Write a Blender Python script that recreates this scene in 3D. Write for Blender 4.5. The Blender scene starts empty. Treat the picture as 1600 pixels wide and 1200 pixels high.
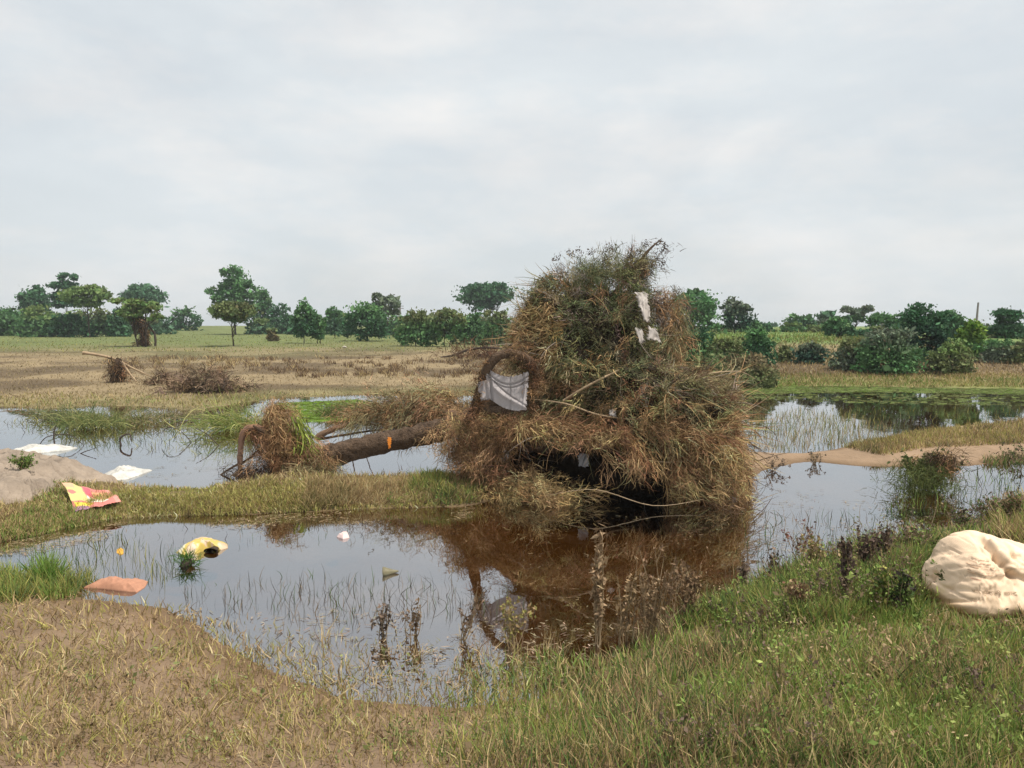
import bpy, math, random
import numpy as np
from mathutils import Vector
from mathutils.bvhtree import BVHTree
rng = np.random.default_rng(7)
random.seed(7)
S = bpy.context.scene
C = S.collection
R = math.radians

# ------------------------------------------------------------------ camera
F = 1200.0            # focal length in photo pixels (photo 1600 wide)
CAMH = 2.0            # height of the lens over the pond
PITCH = math.atan(90.0 / F)
cam = bpy.data.cameras.new('camera'); cam.sensor_width = 36; cam.lens = 27.0
cam.clip_start = 0.05; cam.clip_end = 6000
camo = bpy.data.objects.new('camera', cam); C.objects.link(camo)
camo.location = (0, 0, CAMH); camo.rotation_euler = (R(90) - PITCH, 0, 0)
S.camera = camo

# ------------------------------------------------------------------ world and sun
SUN_EL, SUN_AZ = R(63), R(118)        # azimuth clockwise from +Y (camera looks along +Y)
w = bpy.data.worlds.new('World'); S.world = w; w.use_nodes = True
nt = w.node_tree; nt.nodes.clear()
def N(nt, t, **k):
    n = nt.nodes.new(t)
    for a, b in k.items():
        if a.startswith('i_'): n.inputs[a[2:].replace('_', ' ')].default_value = b
        else: setattr(n, a, b)
    return n
sky = N(nt, 'ShaderNodeTexSky'); sky.sky_type = 'NISHITA'; sky.sun_disc = False
sky.sun_elevation = SUN_EL; sky.sun_rotation = SUN_AZ; sky.dust_density = 3.0; sky.air_density = 1.2; sky.ozone_density = 1.5
geo = N(nt, 'ShaderNodeTexCoord')
mp = N(nt, 'ShaderNodeMapping'); mp.inputs['Scale'].default_value = (1.0, 1.0, 2.6)
ns = N(nt, 'ShaderNodeTexNoise'); ns.inputs['Scale'].default_value = 2.3; ns.inputs['Detail'].default_value = 5; ns.inputs['Roughness'].default_value = .55; ns.inputs['Distortion'].default_value = .4
rp = N(nt, 'ShaderNodeValToRGB'); rp.color_ramp.elements[0].position = .36; rp.color_ramp.elements[1].position = .66
rp.color_ramp.elements[0].color = (.80,)*3 + (1,); rp.color_ramp.elements[1].color = (1.0,)*3 + (1,)
mx = N(nt, 'ShaderNodeMix'); mx.data_type = 'RGBA'
mx.inputs['B'].default_value = (8.0, 8.4, 8.6, 1)
n2_ = N(nt, 'ShaderNodeTexNoise'); n2_.inputs['Scale'].default_value = 4.2; n2_.inputs['Detail'].default_value = 6; n2_.inputs['Roughness'].default_value = .6
r2_ = N(nt, 'ShaderNodeValToRGB'); r2_.color_ramp.elements[0].position = .42; r2_.color_ramp.elements[1].position = .68; r2_.color_ramp.elements[0].color = (7.75, 8.25, 8.55, 1); r2_.color_ramp.elements[1].color = (9.1, 9.05, 8.95, 1)
bg = N(nt, 'ShaderNodeBackground'); bg.inputs['Strength'].default_value = .1
wo = N(nt, 'ShaderNodeOutputWorld')
L = nt.links.new
L(geo.outputs['Generated'], mp.inputs['Vector']); L(mp.outputs[0], ns.inputs['Vector']); L(ns.outputs['Fac'], rp.inputs[0])
L(mp.outputs[0], n2_.inputs['Vector']); L(n2_.outputs['Fac'], r2_.inputs[0]); L(r2_.outputs['Color'], mx.inputs['B'])
L(rp.outputs['Color'], mx.inputs['Factor']); L(sky.outputs[0], mx.inputs['A']); L(mx.outputs['Result'], bg.inputs['Color']); L(bg.outputs[0], wo.inputs[0])
sl = bpy.data.lights.new('sun', 'SUN'); sl.energy = 5.0; sl.angle = R(.6); sl.color = (1, .945, .86)
so = bpy.data.objects.new('sun', sl); C.objects.link(so)
sdir = Vector((math.sin(SUN_AZ) * math.cos(SUN_EL), math.cos(SUN_AZ) * math.cos(SUN_EL), math.sin(SUN_EL)))
so.rotation_euler = sdir.to_track_quat('Z', 'Y').to_euler(); so.location = (6, -6, 12)
vs = S.view_settings; vs.view_transform = 'Standard'; vs.look = 'None'; vs.gamma = 1; vs.exposure = 0; vs.use_curve_mapping = False
S.cycles.max_bounces = 8; S.cycles.transparent_max_bounces = 12; S.cycles.diffuse_bounces = 3; S.cycles.glossy_bounces = 3
S.cycles.use_denoising = True

# ------------------------------------------------------------------ projection helpers (used to measure places from the photo)
cp, sp_ = math.cos(PITCH), math.sin(PITCH)
def rays(px, py):
    px = np.asarray(px, float); py = np.asarray(py, float)
    x = (px - 800) / F; v = (600 - py) / F
    return np.stack([x, cp + v * sp_, -sp_ + v * cp], -1)
def at_z(px, py, z=0.0):
    d = rays(px, py); t = (z - CAMH) / d[..., 2]
    p = d * np.asarray(t)[..., None]; p[..., 2] += CAMH; return p
def at_y(px, py, y):
    d = rays(px, py); t = y / d[..., 1]
    p = d * np.asarray(t)[..., None]; p[..., 2] += CAMH; return p

# ------------------------------------------------------------------ terrain
def poly_sd(P, V):
    """signed distance of points P (n,2) to polygon V (m,2), positive inside"""
    A = V; B = np.roll(V, -1, 0)
    d2 = np.full(len(P), 1e18); ins = np.zeros(len(P), bool)
    for a, b in zip(A, B):
        e = b - a; wv = P - a
        t = np.clip((wv @ e) / max(e @ e, 1e-9), 0, 1)
        q = wv - t[:, None] * e
        d2 = np.minimum(d2, (q * q).sum(1))
        c1 = (a[1] > P[:, 1]) != (b[1] > P[:, 1])
        with np.errstate(divide='ignore', invalid='ignore'):
            xx = (b[0] - a[0]) * (P[:, 1] - a[1]) / (b[1] - a[1]) + a[0]
        ins ^= c1 & (P[:, 0] < xx)
    d = np.sqrt(d2); return np.where(ins, d, -d)
def zp(pts): 
    a = np.array(pts, float); return at_z(a[:, 0], a[:, 1])[:, :2]
FARP = np.vstack([[(-3500, 3500)], [(-3500, 17)], zp([(-900, 643), (-300, 640), (0, 636), (60, 640), (150, 633), (215, 636), (300, 641), (370, 630), (430, 622), (480, 620), (560, 617), (720, 619), (800, 614), (1000, 606), (1130, 603), (1200, 606), (1300, 603), (1420, 605), (1500, 606), (1600, 608), (2100, 606), (2600, 608)]), [(3500, 22)], [(3500, 3500)]])
SPIT = zp([(-600, 850), (-100, 852), (0, 850), (60, 838), (110, 826), (180, 812), (300, 806), (400, 806), (450, 800), (540, 797), (620, 793), (700, 792), (745, 786), (800, 770), (860, 745), (950, 735), (980, 715), (900, 705), (800, 715), (745, 745), (700, 748), (640, 748), (560, 748), (480, 746), (420, 748), (370, 760), (310, 770), (240, 766), (180, 755), (120, 748), (0, 742), (-100, 742), (-600, 742)])
BAR = zp([(1080, 745), (1140, 747), (1165, 750), (1205, 733), (1240, 724), (1270, 721), (1330, 727), (1400, 730), (1470, 732), (1540, 727), (1610, 719), (1900, 712), (2500, 710), (2500, 650), (1900, 650), (1620, 654), (1560, 660), (1480, 668), (1420, 678), (1350, 690), (1300, 702), (1250, 708), (1180, 706), (1100, 705), (1020, 706), (980, 720), (1000, 735)])
NEAR = zp([(980, 1035), (1050, 985), (1110, 950), (1160, 928), (1210, 902), (1270, 876), (1340, 856), (1400, 846), (1470, 822), (1530, 806), (1580, 790), (1640, 772), (1800, 750), (2200, 730), (3500, 740)])
NEAR = np.vstack([NEAR, [(60, 2.2)], [(60, -60)], [(-60, -60)], [(-60, 2.6)], zp([(-900, 985), (-200, 945), (0, 925), (70, 928), (130, 940), (200, 944), (255, 953), (310, 982), (400, 1035), (540, 1090), (700, 1105), (850, 1085)])])
SHALLOW = zp([(-400, 900), (0, 885), (80, 893), (150, 905), (260, 918), (360, 950), (560, 985), (800, 990), (940, 1030), (800, 1130), (400, 1120), (-400, 1010)])
def vnoise(x, y, sc, seed):
    """cheap smooth value noise"""
    r = np.random.default_rng(seed); T = r.random((64, 64))
    u = x / sc; v = y / sc; iu = np.floor(u).astype(int); iv = np.floor(v).astype(int)
    fu = u - iu; fv = v - iv; fu = fu * fu * (3 - 2 * fu); fv = fv * fv * (3 - 2 * fv)
    g = lambda a, b: T[(iu + a) % 64, (iv + b) % 64]
    return (g(0, 0) * (1 - fu) + g(1, 0) * fu) * (1 - fv) + (g(0, 1) * (1 - fu) + g(1, 1) * fu) * fv
def fbm(x, y, sc, seed, o=4):
    s = 0; a = .5
    for i in range(o): s = s + a * vnoise(x, y, sc / 2 ** i, seed + i); a *= .5
    return s / (1 - .5 ** o)
def sstep(a, b, x):
    t = np.clip((x - a) / (b - a), 0, 1); return t * t * (3 - 2 * t)
def terrain(x, y, want=False):
    x = np.asarray(x, float).ravel(); y = np.asarray(y, float).ravel()
    P = np.stack([x, y], 1)
    wob = (fbm(x, y, 1.1, 3) - .5) * .5
    dA = poly_sd(P, FARP) + wob * 1.6; dB = poly_sd(P, SPIT) + wob * .75 + (fbm(x, y, .22, 19) - .5) * .16; dC = poly_sd(P, BAR) + wob * .5; dD = poly_sd(P, NEAR) + wob * .35
    dS = poly_sd(P, SHALLOW)
    u = 800 + F * x / np.maximum(y, 1)
    s = sstep(820, 1130, u)
    hl = np.interp(dA, [0, 1, 10, 35, 90, 150, 400, 3500], [0, .08, .32, .60, 1.0, 2.1, 2.3, 3])
    hr = np.interp(dA, [0, 1.5, 5, 12, 20, 60, 150, 3500], [0, .12, .42, .95, 1.25, 1.60, 1.9, 3])
    hA = hl * (1 - s) + hr * s
    hB = .17 * (1 - np.exp(-np.maximum(dB, 0) / .35))
    hC = .10 * (1 - np.exp(-np.maximum(dC, 0) / .5)) + .10 * sstep(6, 12, x) * sstep(0, 1.5, dC)
    hD = np.interp(dD, [0, .3, 1.0, 2.5, 8], [0, .12, .34, .45, .5]) * (.28 + .72 * sstep(-1.6, 1.6, x + (fbm(x, y, .8, 5) - .5) * 1.5))
    h = np.where(dA > 0, hA, 0); h = np.maximum(h, np.where(dB > 0, hB, 0)); h = np.maximum(h, np.where(dC > 0, hC, 0)); h = np.maximum(h, np.where(dD > 0, hD, 0))
    dm = np.maximum(np.maximum(dA, dB), np.maximum(dC, dD))
    dep = .42 * (1 - np.exp(np.minimum(dm, 0) / .9)) + .0
    dep = dep * (1 - .86 * sstep(-.3, .15, dS)) + .006
    h = np.where(dm > 0, h, -dep)
    far = np.clip(y / 60, .35, 1)
    bump = (fbm(x, y, .35, 11) - .5) * .05 + (fbm(x, y, 2.6, 21) - .5) * .12 * sstep(.3, 3, dm) * far
    h = h + bump * np.where(dm > 0, sstep(0, .4, dm) + .08, .35)
    if want: return h, dA, dB, dC, dD, dS, u
    return h
def on_ground(px, py, it=14):
    """world points on the terrain seen at photo pixels"""
    px = np.atleast_1d(np.asarray(px, float)); py = np.atleast_1d(np.asarray(py, float))
    d = rays(px, py); ys = np.geomspace(2.5, 320, 240)
    t0 = np.full(len(px), ys[0]); t1 = np.full(len(px), 320.); done = np.zeros(len(px), bool)
    CH = 4000
    for c in range(0, len(px), CH):
        dd = d[c:c + CH]; yy = ys[None, :] / dd[:, 1:2]
        X = dd[:, 0:1] * yy; Y = dd[:, 1:2] * yy; Z = CAMH + dd[:, 2:3] * yy
        Hh = terrain_fast(X, Y)
        below = Z < Hh; k = below.argmax(1); ok = below.any(1); k = np.where(ok, k, 239)
        k = np.maximum(k, 1)
        za = (Z - Hh)[np.arange(len(k)), k - 1]; zb = (Z - Hh)[np.arange(len(k)), k]
        f = np.clip(za / np.maximum(za - zb, 1e-6), 0, 1)
        D = ys[k - 1] + (ys[k] - ys[k - 1]) * f
        done[c:c + CH] = ok; t0[c:c + CH] = D
    t = t0 / d[:, 1]; P = d * t[:, None]; P[:, 2] += CAMH
    return P, done
# cached height lookup on a polar grid
AZ = np.radians(np.concatenate([np.linspace(-180, -62, 60)[:-1], np.linspace(-62, -40, 40)[:-1], np.linspace(-40, 40, 380)[:-1], np.linspace(40, 62, 40)[:-1], np.linspace(62, 180, 60)]))
RAD = np.concatenate([np.linspace(.3, 3, 14)[:-1], np.geomspace(3, 70, 240)[:-1], np.geomspace(70, 3200, 60)])
AG, RG = np.meshgrid(AZ, RAD, indexing='ij')
GX = RG * np.sin(AG); GY = RG * np.cos(AG)
hh = terrain(GX, GY, True)
GZ = hh[0].reshape(GX.shape); GD = [q.reshape(GX.shape) for q in hh[1:]]
def terrain_fast(X, Y):
    a = np.arctan2(X, Y); r = np.hypot(X, Y)
    ia = np.interp(a, AZ, np.arange(len(AZ))); ir = np.interp(r, RAD, np.arange(len(RAD)))
    i = np.minimum(ia.astype(int), len(AZ) - 2); j = np.minimum(ir.astype(int), len(RAD) - 2)
    fi = ia - i; fj = ir - j
    return (GZ[i, j] * (1 - fi) + GZ[i + 1, j] * fi) * (1 - fj) + (GZ[i, j + 1] * (1 - fi) + GZ[i + 1, j + 1] * fi) * fj

# ------------------------------------------------------------------ materials
def newmat(name):
    m = bpy.data.materials.new(name); m.use_nodes = True; m.node_tree.nodes.clear(); return m, m.node_tree
def finish(nt, sh): 
    o = N(nt, 'ShaderNodeOutputMaterial'); nt.links.new(sh, o.inputs[0])
def surf(name, col=None, rough=.9, var=.25, scale=12., bump=.3, bscale=60., spec=.25, trans=0.0, dist=.01):
    """colour from a value or, when None, from the mesh colour attribute; noise variation, relief, optional leaf translucency"""
    m, nt = newmat(name); L = nt.links.new
    if col is None:
        a = N(nt, 'ShaderNodeAttribute'); a.attribute_name = 'Col'; csock = a.outputs['Color']
    else:
        a = N(nt, 'ShaderNodeRGB'); a.outputs[0].default_value = (*col, 1); csock = a.outputs[0]
    tc = N(nt, 'ShaderNodeTexCoord')
    n1 = N(nt, 'ShaderNodeTexNoise', i_Scale=scale, i_Detail=6.0, i_Roughness=.65); L(tc.outputs['Object'], n1.inputs['Vector'])
    mr = N(nt, 'ShaderNodeMapRange'); mr.inputs['From Min'].default_value = .25; mr.inputs['From Max'].default_value = .75
    mr.inputs['To Min'].default_value = 1 - var; mr.inputs['To Max'].default_value = 1 + var; L(n1.outputs['Fac'], mr.inputs['Value'])
    vm = N(nt, 'ShaderNodeVectorMath', operation='SCALE'); L(csock, vm.inputs[0]); L(mr.outputs[0], vm.inputs['Scale'])
    b = N(nt, 'ShaderNodeBsdfPrincipled'); b.inputs['Roughness'].default_value = rough; b.inputs['Specular IOR Level'].default_value = spec
    L(vm.outputs[0], b.inputs['Base Color'])
    if bump:
        n2 = N(nt, 'ShaderNodeTexNoise', i_Scale=bscale, i_Detail=5.0, i_Roughness=.6); L(tc.outputs['Object'], n2.inputs['Vector'])
        bp = N(nt, 'ShaderNodeBump', i_Strength=bump, i_Distance=dist); L(n2.outputs['Fac'], bp.inputs['Height']); L(bp.outputs[0], b.inputs['Normal'])
    out = b.outputs[0]
    if trans:
        t = N(nt, 'ShaderNodeBsdfTranslucent'); L(vm.outputs[0], t.inputs['Color'])
        ms = N(nt, 'ShaderNodeMixShader'); ms.inputs[0].default_value = trans; L(out, ms.inputs[1]); L(t.outputs[0], ms.inputs[2]); out = ms.outputs[0]
    finish(nt, out); return m
M_strand = surf('dry_straw', None, .85, .12, 3, 0, spec=.15, trans=.18)
M_leaf = surf('leaves', None, .75, .15, 2, 0, spec=.12, trans=.22)
M_grass = surf('grass_blades', None, .7, .15, 3, 0, spec=.2, trans=.3)
M_ground = surf('soil_and_grass', None, .95, .22, 1.7, .7, 9, spec=.1, dist=.05)
M_bark = surf('bark', (.115, .076, .05), .95, .55, 9, 1, 30, dist=.05)
M_barkdark = surf('dark_bark', (.06, .045, .035), .95, .3, 6, .5, 14, dist=.03)
M_pale = surf('bare_pale_wood', (.33, .24, .15), .8, .25, 12, .3, 40)
M_core = surf('void_shade', (.026, .019, .013), 1, .5, 7, 1, 18, dist=.06)  # near-black colour paints the shade inside the debris mass
M_rock = surf('dried_mud_crust', (.27, .215, .165), .95, .34, 3.5, .9, 24, dist=.02)
M_pole = surf('weathered_pole', (.22, .20, .19), .8, .1, 3, .1)

def water_mat():
    m, nt = newmat('pond_water'); L = nt.links.new
    tc = N(nt, 'ShaderNodeTexCoord'); mp = N(nt, 'ShaderNodeMapping'); mp.inputs['Scale'].default_value = (1, .6, 1)
    n1 = N(nt, 'ShaderNodeTexNoise', i_Scale=2.2, i_Detail=3.0); n2 = N(nt, 'ShaderNodeTexNoise', i_Scale=14.0, i_Detail=2.0)
    L(tc.outputs['Object'], mp.inputs[0]); L(mp.outputs[0], n1.inputs['Vector']); L(mp.outputs[0], n2.inputs['Vector'])
    b1 = N(nt, 'ShaderNodeBump', i_Strength=.05, i_Distance=.05); b2 = N(nt, 'ShaderNodeBump', i_Strength=.03, i_Distance=.01)
    L(n1.outputs['Fac'], b1.inputs['Height']); L(n2.outputs['Fac'], b2.inputs['Height']); L(b1.outputs[0], b2.inputs['Normal'])
    fr = N(nt, 'ShaderNodeFresnel', i_IOR=1.6); L(b2.outputs[0], fr.inputs['Normal'])
    t = N(nt, 'ShaderNodeBsdfTransparent'); t.inputs[0].default_value = (.68, .50, .24, 1)
    g = N(nt, 'ShaderNodeBsdfGlossy'); g.inputs['Color'].default_value = (.91, .955, 1, 1); g.inputs['Roughness'].default_value = .02; L(b2.outputs[0], g.inputs['Normal'])
    ms = N(nt, 'ShaderNodeMixShader'); mrf = N(nt, 'ShaderNodeMapRange'); mrf.inputs['To Min'].default_value = .34; mrf.inputs['To Max'].default_value = 1.0; L(fr.outputs[0], mrf.inputs['Value']); L(mrf.outputs[0], ms.inputs[0]); L(t.outputs[0], ms.inputs[1]); L(g.outputs[0], ms.inputs[2])
    finish(nt, ms.outputs[0]); return m
M_water = water_mat()

# ------------------------------------------------------------------ object helpers
def tag(o, label=None, cat=None, group=None, kind=None):
    if label: o['label'] = label
    if cat: o['category'] = cat
    if group: o['group'] = group
    if kind: o['kind'] = kind
    return o
def empty(name, loc, label, cat, group=None):
    o = bpy.data.objects.new(name, None); C.objects.link(o); o.location = [float(q) for q in loc]; o.empty_display_size = .2
    tag(o, label, cat, group); return o
def mesh_np(name, V, Fq, mat, parent=None, col=None, smooth=False, org=None, n=4):
    """V (k,3) world coordinates, Fq (m,n) indices, col (k,3)"""
    V = np.asarray(V, np.float32).reshape(-1, 3); Fq = np.asarray(Fq, np.int32).reshape(-1, n)
    if org is None: org = np.array(parent.location) if parent is not None else np.zeros(3)
    me = bpy.data.meshes.new(name)
    me.vertices.add(len(V)); me.vertices.foreach_set('co', (V - np.asarray(org, np.float32)).astype(np.float32).ravel())
    me.loops.add(Fq.size); me.loops.foreach_set('vertex_index', Fq.ravel())
    me.polygons.add(len(Fq)); me.polygons.foreach_set('loop_start', np.arange(0, Fq.size, n, dtype=np.int32)); me.polygons.foreach_set('loop_total', np.full(len(Fq), n, np.int32))
    if smooth: me.polygons.foreach_set('use_smooth', np.ones(len(Fq), bool))
    me.update(calc_edges=True)
    if col is not None:
        at = me.color_attributes.new('Col', 'FLOAT_COLOR', 'POINT')
        c4 = np.ones((len(V), 4), np.float32); c4[:, :3] = np.broadcast_to(col, (len(V), 3)); at.data.foreach_set('color', c4.ravel())
    me.materials.append(mat)
    o = bpy.data.objects.new(name, me); C.objects.link(o)
    if parent is not None: o.parent = parent
    else: o.location = [float(q) for q in org]
    return o
def unit(a): return a / np.maximum(np.linalg.norm(a, axis=-1, keepdims=True), 1e-9)
def jit(base, n, v=.2, hue=.06):
    base = np.asarray(base, float); k = 1 + rng.normal(0, v, (n, 1)); h = 1 + rng.normal(0, hue, (n, 3))
    return np.clip(base * np.clip(k, .4, 1.8) * h, .004, .9)
def ribbons(P0, D0, Ln, W, seg=4, droop=.15, curl=.15):
    """curved flat blades: returns verts, quads, count per blade"""
    n = len(P0); P = P0.astype(float); D = unit(D0.astype(float)); Ln = np.broadcast_to(Ln, n).astype(float); W = np.broadcast_to(W, n)
    droop = np.broadcast_to(droop, n)
    side = unit(np.cross(D, rng.normal(size=(n, 3))))
    out = np.empty((n, seg + 1, 2, 3)); cu = rng.normal(size=(n, 3)) * curl
    for k in range(seg + 1):
        wv = (W * (1 - .85 * (k / seg) ** 1.5))[:, None] * .5
        out[:, k, 0] = P - side * wv; out[:, k, 1] = P + side * wv
        P = P + D * (Ln / seg)[:, None]
        D = D + cu + rng.normal(size=(n, 3)) * curl * .5; D[:, 2] -= droop; D = unit(D)
        side = unit(side - D * (side * D).sum(1, keepdims=True))
    V = out.reshape(-1, 3); m = (seg + 1) * 2
    base = (np.arange(n) * m)[:, None, None]; q = np.array([[2 * k, 2 * k + 1, 2 * k + 3, 2 * k + 2] for k in range(seg)])[None]
    return V, (base + q).reshape(-1, 4), m
def leaves(Pc, size, D=None, asp=.45):
    """diamond leaves at points Pc"""
    n = len(Pc); A = unit(rng.normal(size=(n, 3)) if D is None else D); B = unit(np.cross(A, rng.normal(size=(n, 3))))
    s = np.broadcast_to(size, n)[:, None]
    V = np.stack([Pc - A * s * .5, Pc + B * s * asp * .5, Pc + A * s * .5, Pc - B * s * asp * .5], 1)
    return V.reshape(-1, 3), np.arange(4 * n).reshape(-1, 4), 4
class Acc:
    def __init__(s): s.V = []; s.F = []; s.C = []; s.n = 0
    def add(s, vfm, col):
        V, Fq, m = vfm; s.V.append(V); s.F.append(Fq + s.n); s.n += len(V)
        col = np.asarray(col, float)
        s.C.append(np.repeat(col, m, 0) if col.ndim == 2 and len(col) * m == len(V) else np.broadcast_to(col, (len(V), 3)))
    def build(s, name, mat, parent=None, org=None):
        return mesh_np(name, np.vstack(s.V), np.vstack(s.F), mat, parent, np.vstack(s.C), org=org)
def smooth_path(pts, k):
    pts = np.asarray(pts, float); m = len(pts); t = np.linspace(0, m - 1, k); o = np.empty((k, pts.shape[1]))
    for j in range(pts.shape[1]):
        P = pts[:, j]; i = np.clip(t.astype(int), 0, m - 2); f = t - i
        p0 = P[np.maximum(i - 1, 0)]; p1 = P[i]; p2 = P[i + 1]; p3 = P[np.minimum(i + 2, m - 1)]
        o[:, j] = .5 * (2 * p1 + (p2 - p0) * f + (2 * p0 - 5 * p1 + 4 * p2 - p3) * f ** 2 + (3 * p1 - p0 - 3 * p2 + p3) * f ** 3)
    return o
def tube_vf(path, rad, ns=8, rough=.12, k=None):
    path = np.asarray(path, float); k = k or max(6, len(path) * 4)
    rad = np.broadcast_to(np.asarray(rad, float), (len(path),)) if np.ndim(rad) == 0 or len(np.atleast_1d(rad)) == len(path) else np.interp(np.linspace(0, 1, len(path)), np.linspace(0, 1, len(rad)), rad)
    Q = smooth_path(np.column_stack([path, rad]), k); P = Q[:, :3]; r = np.maximum(Q[:, 3], .001)
    T = unit(np.gradient(P, axis=0)); ref = np.array([0.03, .05, 1.]) if abs(T[:, 2]).mean() < .8 else np.array([1., .1, 0.])
    U = unit(np.cross(T, ref)); W = np.cross(T, U)
    a = np.linspace(0, 2 * np.pi, ns, endpoint=False)
    rr = r[:, None] * (1 + rough * rng.normal(size=(k, ns)))
    V = P[:, None] + rr[..., None] * (np.cos(a)[None, :, None] * U[:, None] + np.sin(a)[None, :, None] * W[:, None])
    V = V.reshape(-1, 3)
    i = np.arange(k - 1)[:, None]; j = np.arange(ns)[None]; j2 = (j + 1) % ns
    Fq = np.stack(np.broadcast_arrays(i * ns + j, i * ns + j2, (i + 1) * ns + j2, (i + 1) * ns + j), -1).reshape(-1, 4)
    V = np.vstack([V, P[:1], P[-1:]]); nv = len(V)
    caps = []
    for jj in range(0, ns, 1):
        caps.append([jj, (jj + 1) % ns, nv - 2, nv - 2]); 
    Fc = np.array([[c[0], c[2], c[1], c[0]] for c in caps])   # placeholder, replaced below
    # caps as quads joining opposite verts
    h = ns // 2
    cq = [[i_, i_ + 1, ns - 1 - (i_ + 1), ns - 1 - i_] for i_ in range(h - 1)] 
    base2 = (k - 1) * ns
    cq2 = [[base2 + q for q in c][::-1] for c in cq]
    return V[:-2], np.vstack([Fq, np.array(cq), np.array(cq2)]), None
def tube(name, path, rad, mat, parent=None, ns=8, rough=.1, k=None, org=None):
    V, Fq, _ = tube_vf(path, rad, ns, rough, k); return mesh_np(name, V, Fq, mat, parent, smooth=True, org=org)
def tubes(name, lst, mat, parent=None, ns=6, rough=.1, org=None):
    Vs = []; Fs = []; n = 0
    for path, rad in lst:
        V, Fq, _ = tube_vf(path, rad, ns, rough); Vs.append(V); Fs.append(Fq + n); n += len(V)
    return mesh_np(name, np.vstack(Vs), np.vstack(Fs), mat, parent, smooth=True, org=org)

# ------------------------------------------------------------------ ground sheet
nA, nR = GX.shape
dA, dB, dC, dD, dS, U = GD
straw = np.array((.235, .180, .105)); strawd = np.array((.115, .085, .052)); green = np.array((.125, .145, .055)); mud = np.array((.265, .185, .12)); mudwet = np.array((.11, .072, .042)); bed = np.array((.14, .096, .046)); lime = np.array((.15, .24, .04))
n1 = fbm(GX, GY, 3.0, 31)[..., None]; n2 = fbm(GX, GY, .5, 41)[..., None]; n3 = fbm(GX, GY / 1.0, 14., 51)[..., None]
mixc = lambda a, b, t: a * (1 - t) + b * t
col = mixc(straw, strawd, sstep(.4, .65, n1)) * (.8 + .4 * n2)
D_ = np.hypot(GX, GY)[..., None]
lft = sstep(900, 1130, U)[..., None]
farg = sstep(15, 48, dA[..., None] + (n3 - .5) * 26) * (1 - lft)
col = mixc(col, green * (.8 + .5 * n1), farg)
farr = sstep(12, 17, dA[..., None] + (n1 - .5) * 4) * lft
col = mixc(col, np.array((.14, .19, .065)) * (.8 + .4 * n1), farr)
# green fringe by the far waterline
fr = np.exp(-((dA[..., None] - .6) / 1.1) ** 2) * (dA[..., None] > -.5)
col = mixc(col, lime * (.7 + .5 * n2), np.clip(fr * (.55 + .7 * (n1 - .5)) * (.28 + .85 * lft), 0, 1))
# spit, bar, near bank
sB = sstep(-.05, .05, dB[..., None]); col = mixc(col, mixc(np.array((.15, .12, .05)), strawd, n2) * (.8 + .4 * n1), sB)
sC = sstep(-.05, .05, dC[..., None]); barc = mixc(mud, np.array((.16, .13, .06)), sstep(1.2, 2.0, dC[..., None] + (n1 - .5) * 1.2)); col = mixc(col, barc * (.85 + .3 * n2), sC)
sD = sstep(-.02, .05, dD[..., None]); nearc = mixc(np.array((.10, .105, .04)), np.array((.15, .11, .06)), sstep(.4, .6, n2)); nearc = mixc(nearc, mud * .75, sstep(1.2, -1.2, GX[..., None] + (n1 - .5) * 2.5)); col = mixc(col, nearc, sD)
h3 = GZ[..., None]
wetk = sstep(.045, .005, h3); col = mixc(col, mudwet * 1.3, wetk * (1 - fr) * .8)
col = mixc(col, bed * (.7 + .5 * n2), sstep(0, -.05, h3))
col = mixc(col, np.array((.17, .13, .08)) * (.8 + .4 * n2), sstep(-.1, .3, dS[..., None]) * (h3 < 0) * .8)
V = np.stack([GX, GY, GZ], -1).reshape(-1, 3)
i = np.arange(nA - 1)[:, None]; j = np.arange(nR - 1)[None]
Fq = np.stack(np.broadcast_arrays(i * nR + j, i * nR + j + 1, (i + 1) * nR + j + 1, (i + 1) * nR + j), -1).reshape(-1, 4)
g = mesh_np('ground', V, Fq, M_ground, None, col.reshape(-1, 3), smooth=True); tag(g, kind='structure')
wv = np.array([(-160, -3, 0), (160, -3, 0), (160, 60, 0), (-160, 60, 0)]); 
wtr = mesh_np('water', wv, [[0, 1, 2, 3]], M_water); tag(wtr, kind='structure')

# ------------------------------------------------------------------ background trees
def blob_pts(lobes, n, shell=.55, sub=16, cl=.30, world=None):
    """leaf positions grouped into clumps on the shells of ellipsoid lobes; returns points and clump ids"""
    vol = np.array([l[3] * l[4] * l[5] for l in lobes]) ** .67; pr = vol / vol.sum()
    P = []; I = []; cid = 0
    for l, p in zip(lobes, pr):
        k = max(int(n * p), 20); ns_ = max(5, int(sub * p * len(lobes)))
        d = unit(rng.normal(size=(ns_, 3))); d[:, 2] = np.where(d[:, 2] < -.5, -d[:, 2], d[:, 2])
        rr = shell + (1.02 - shell) * rng.random((ns_, 1)) ** .6
        cc = d * rr; pick = rng.integers(0, ns_, k); sz = rng.uniform(.6, 1.35, ns_)
        q = cc[pick] + rng.normal(size=(k, 3)) * cl * sz[pick][:, None] * np.array((1, 1, .62))
        P.append(q * np.array(l[3:6]) + np.array(l[0:3])); I.append(pick + cid); cid += ns_
    return np.vstack(P), np.concatenate(I), cid
GREENS = {'dark': (.048, .112, .052), 'mid': (.078, .158, .062), 'light': (.13, .185, .062), 'teal': (.068, .135, .074), 'lime': (.115, .19, .032), 'olive': (.125, .15, .062), 'brown': (.16, .13, .07), 'grey': (.115, .145, .095), 'deep': (.028, .064, .042)}
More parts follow.
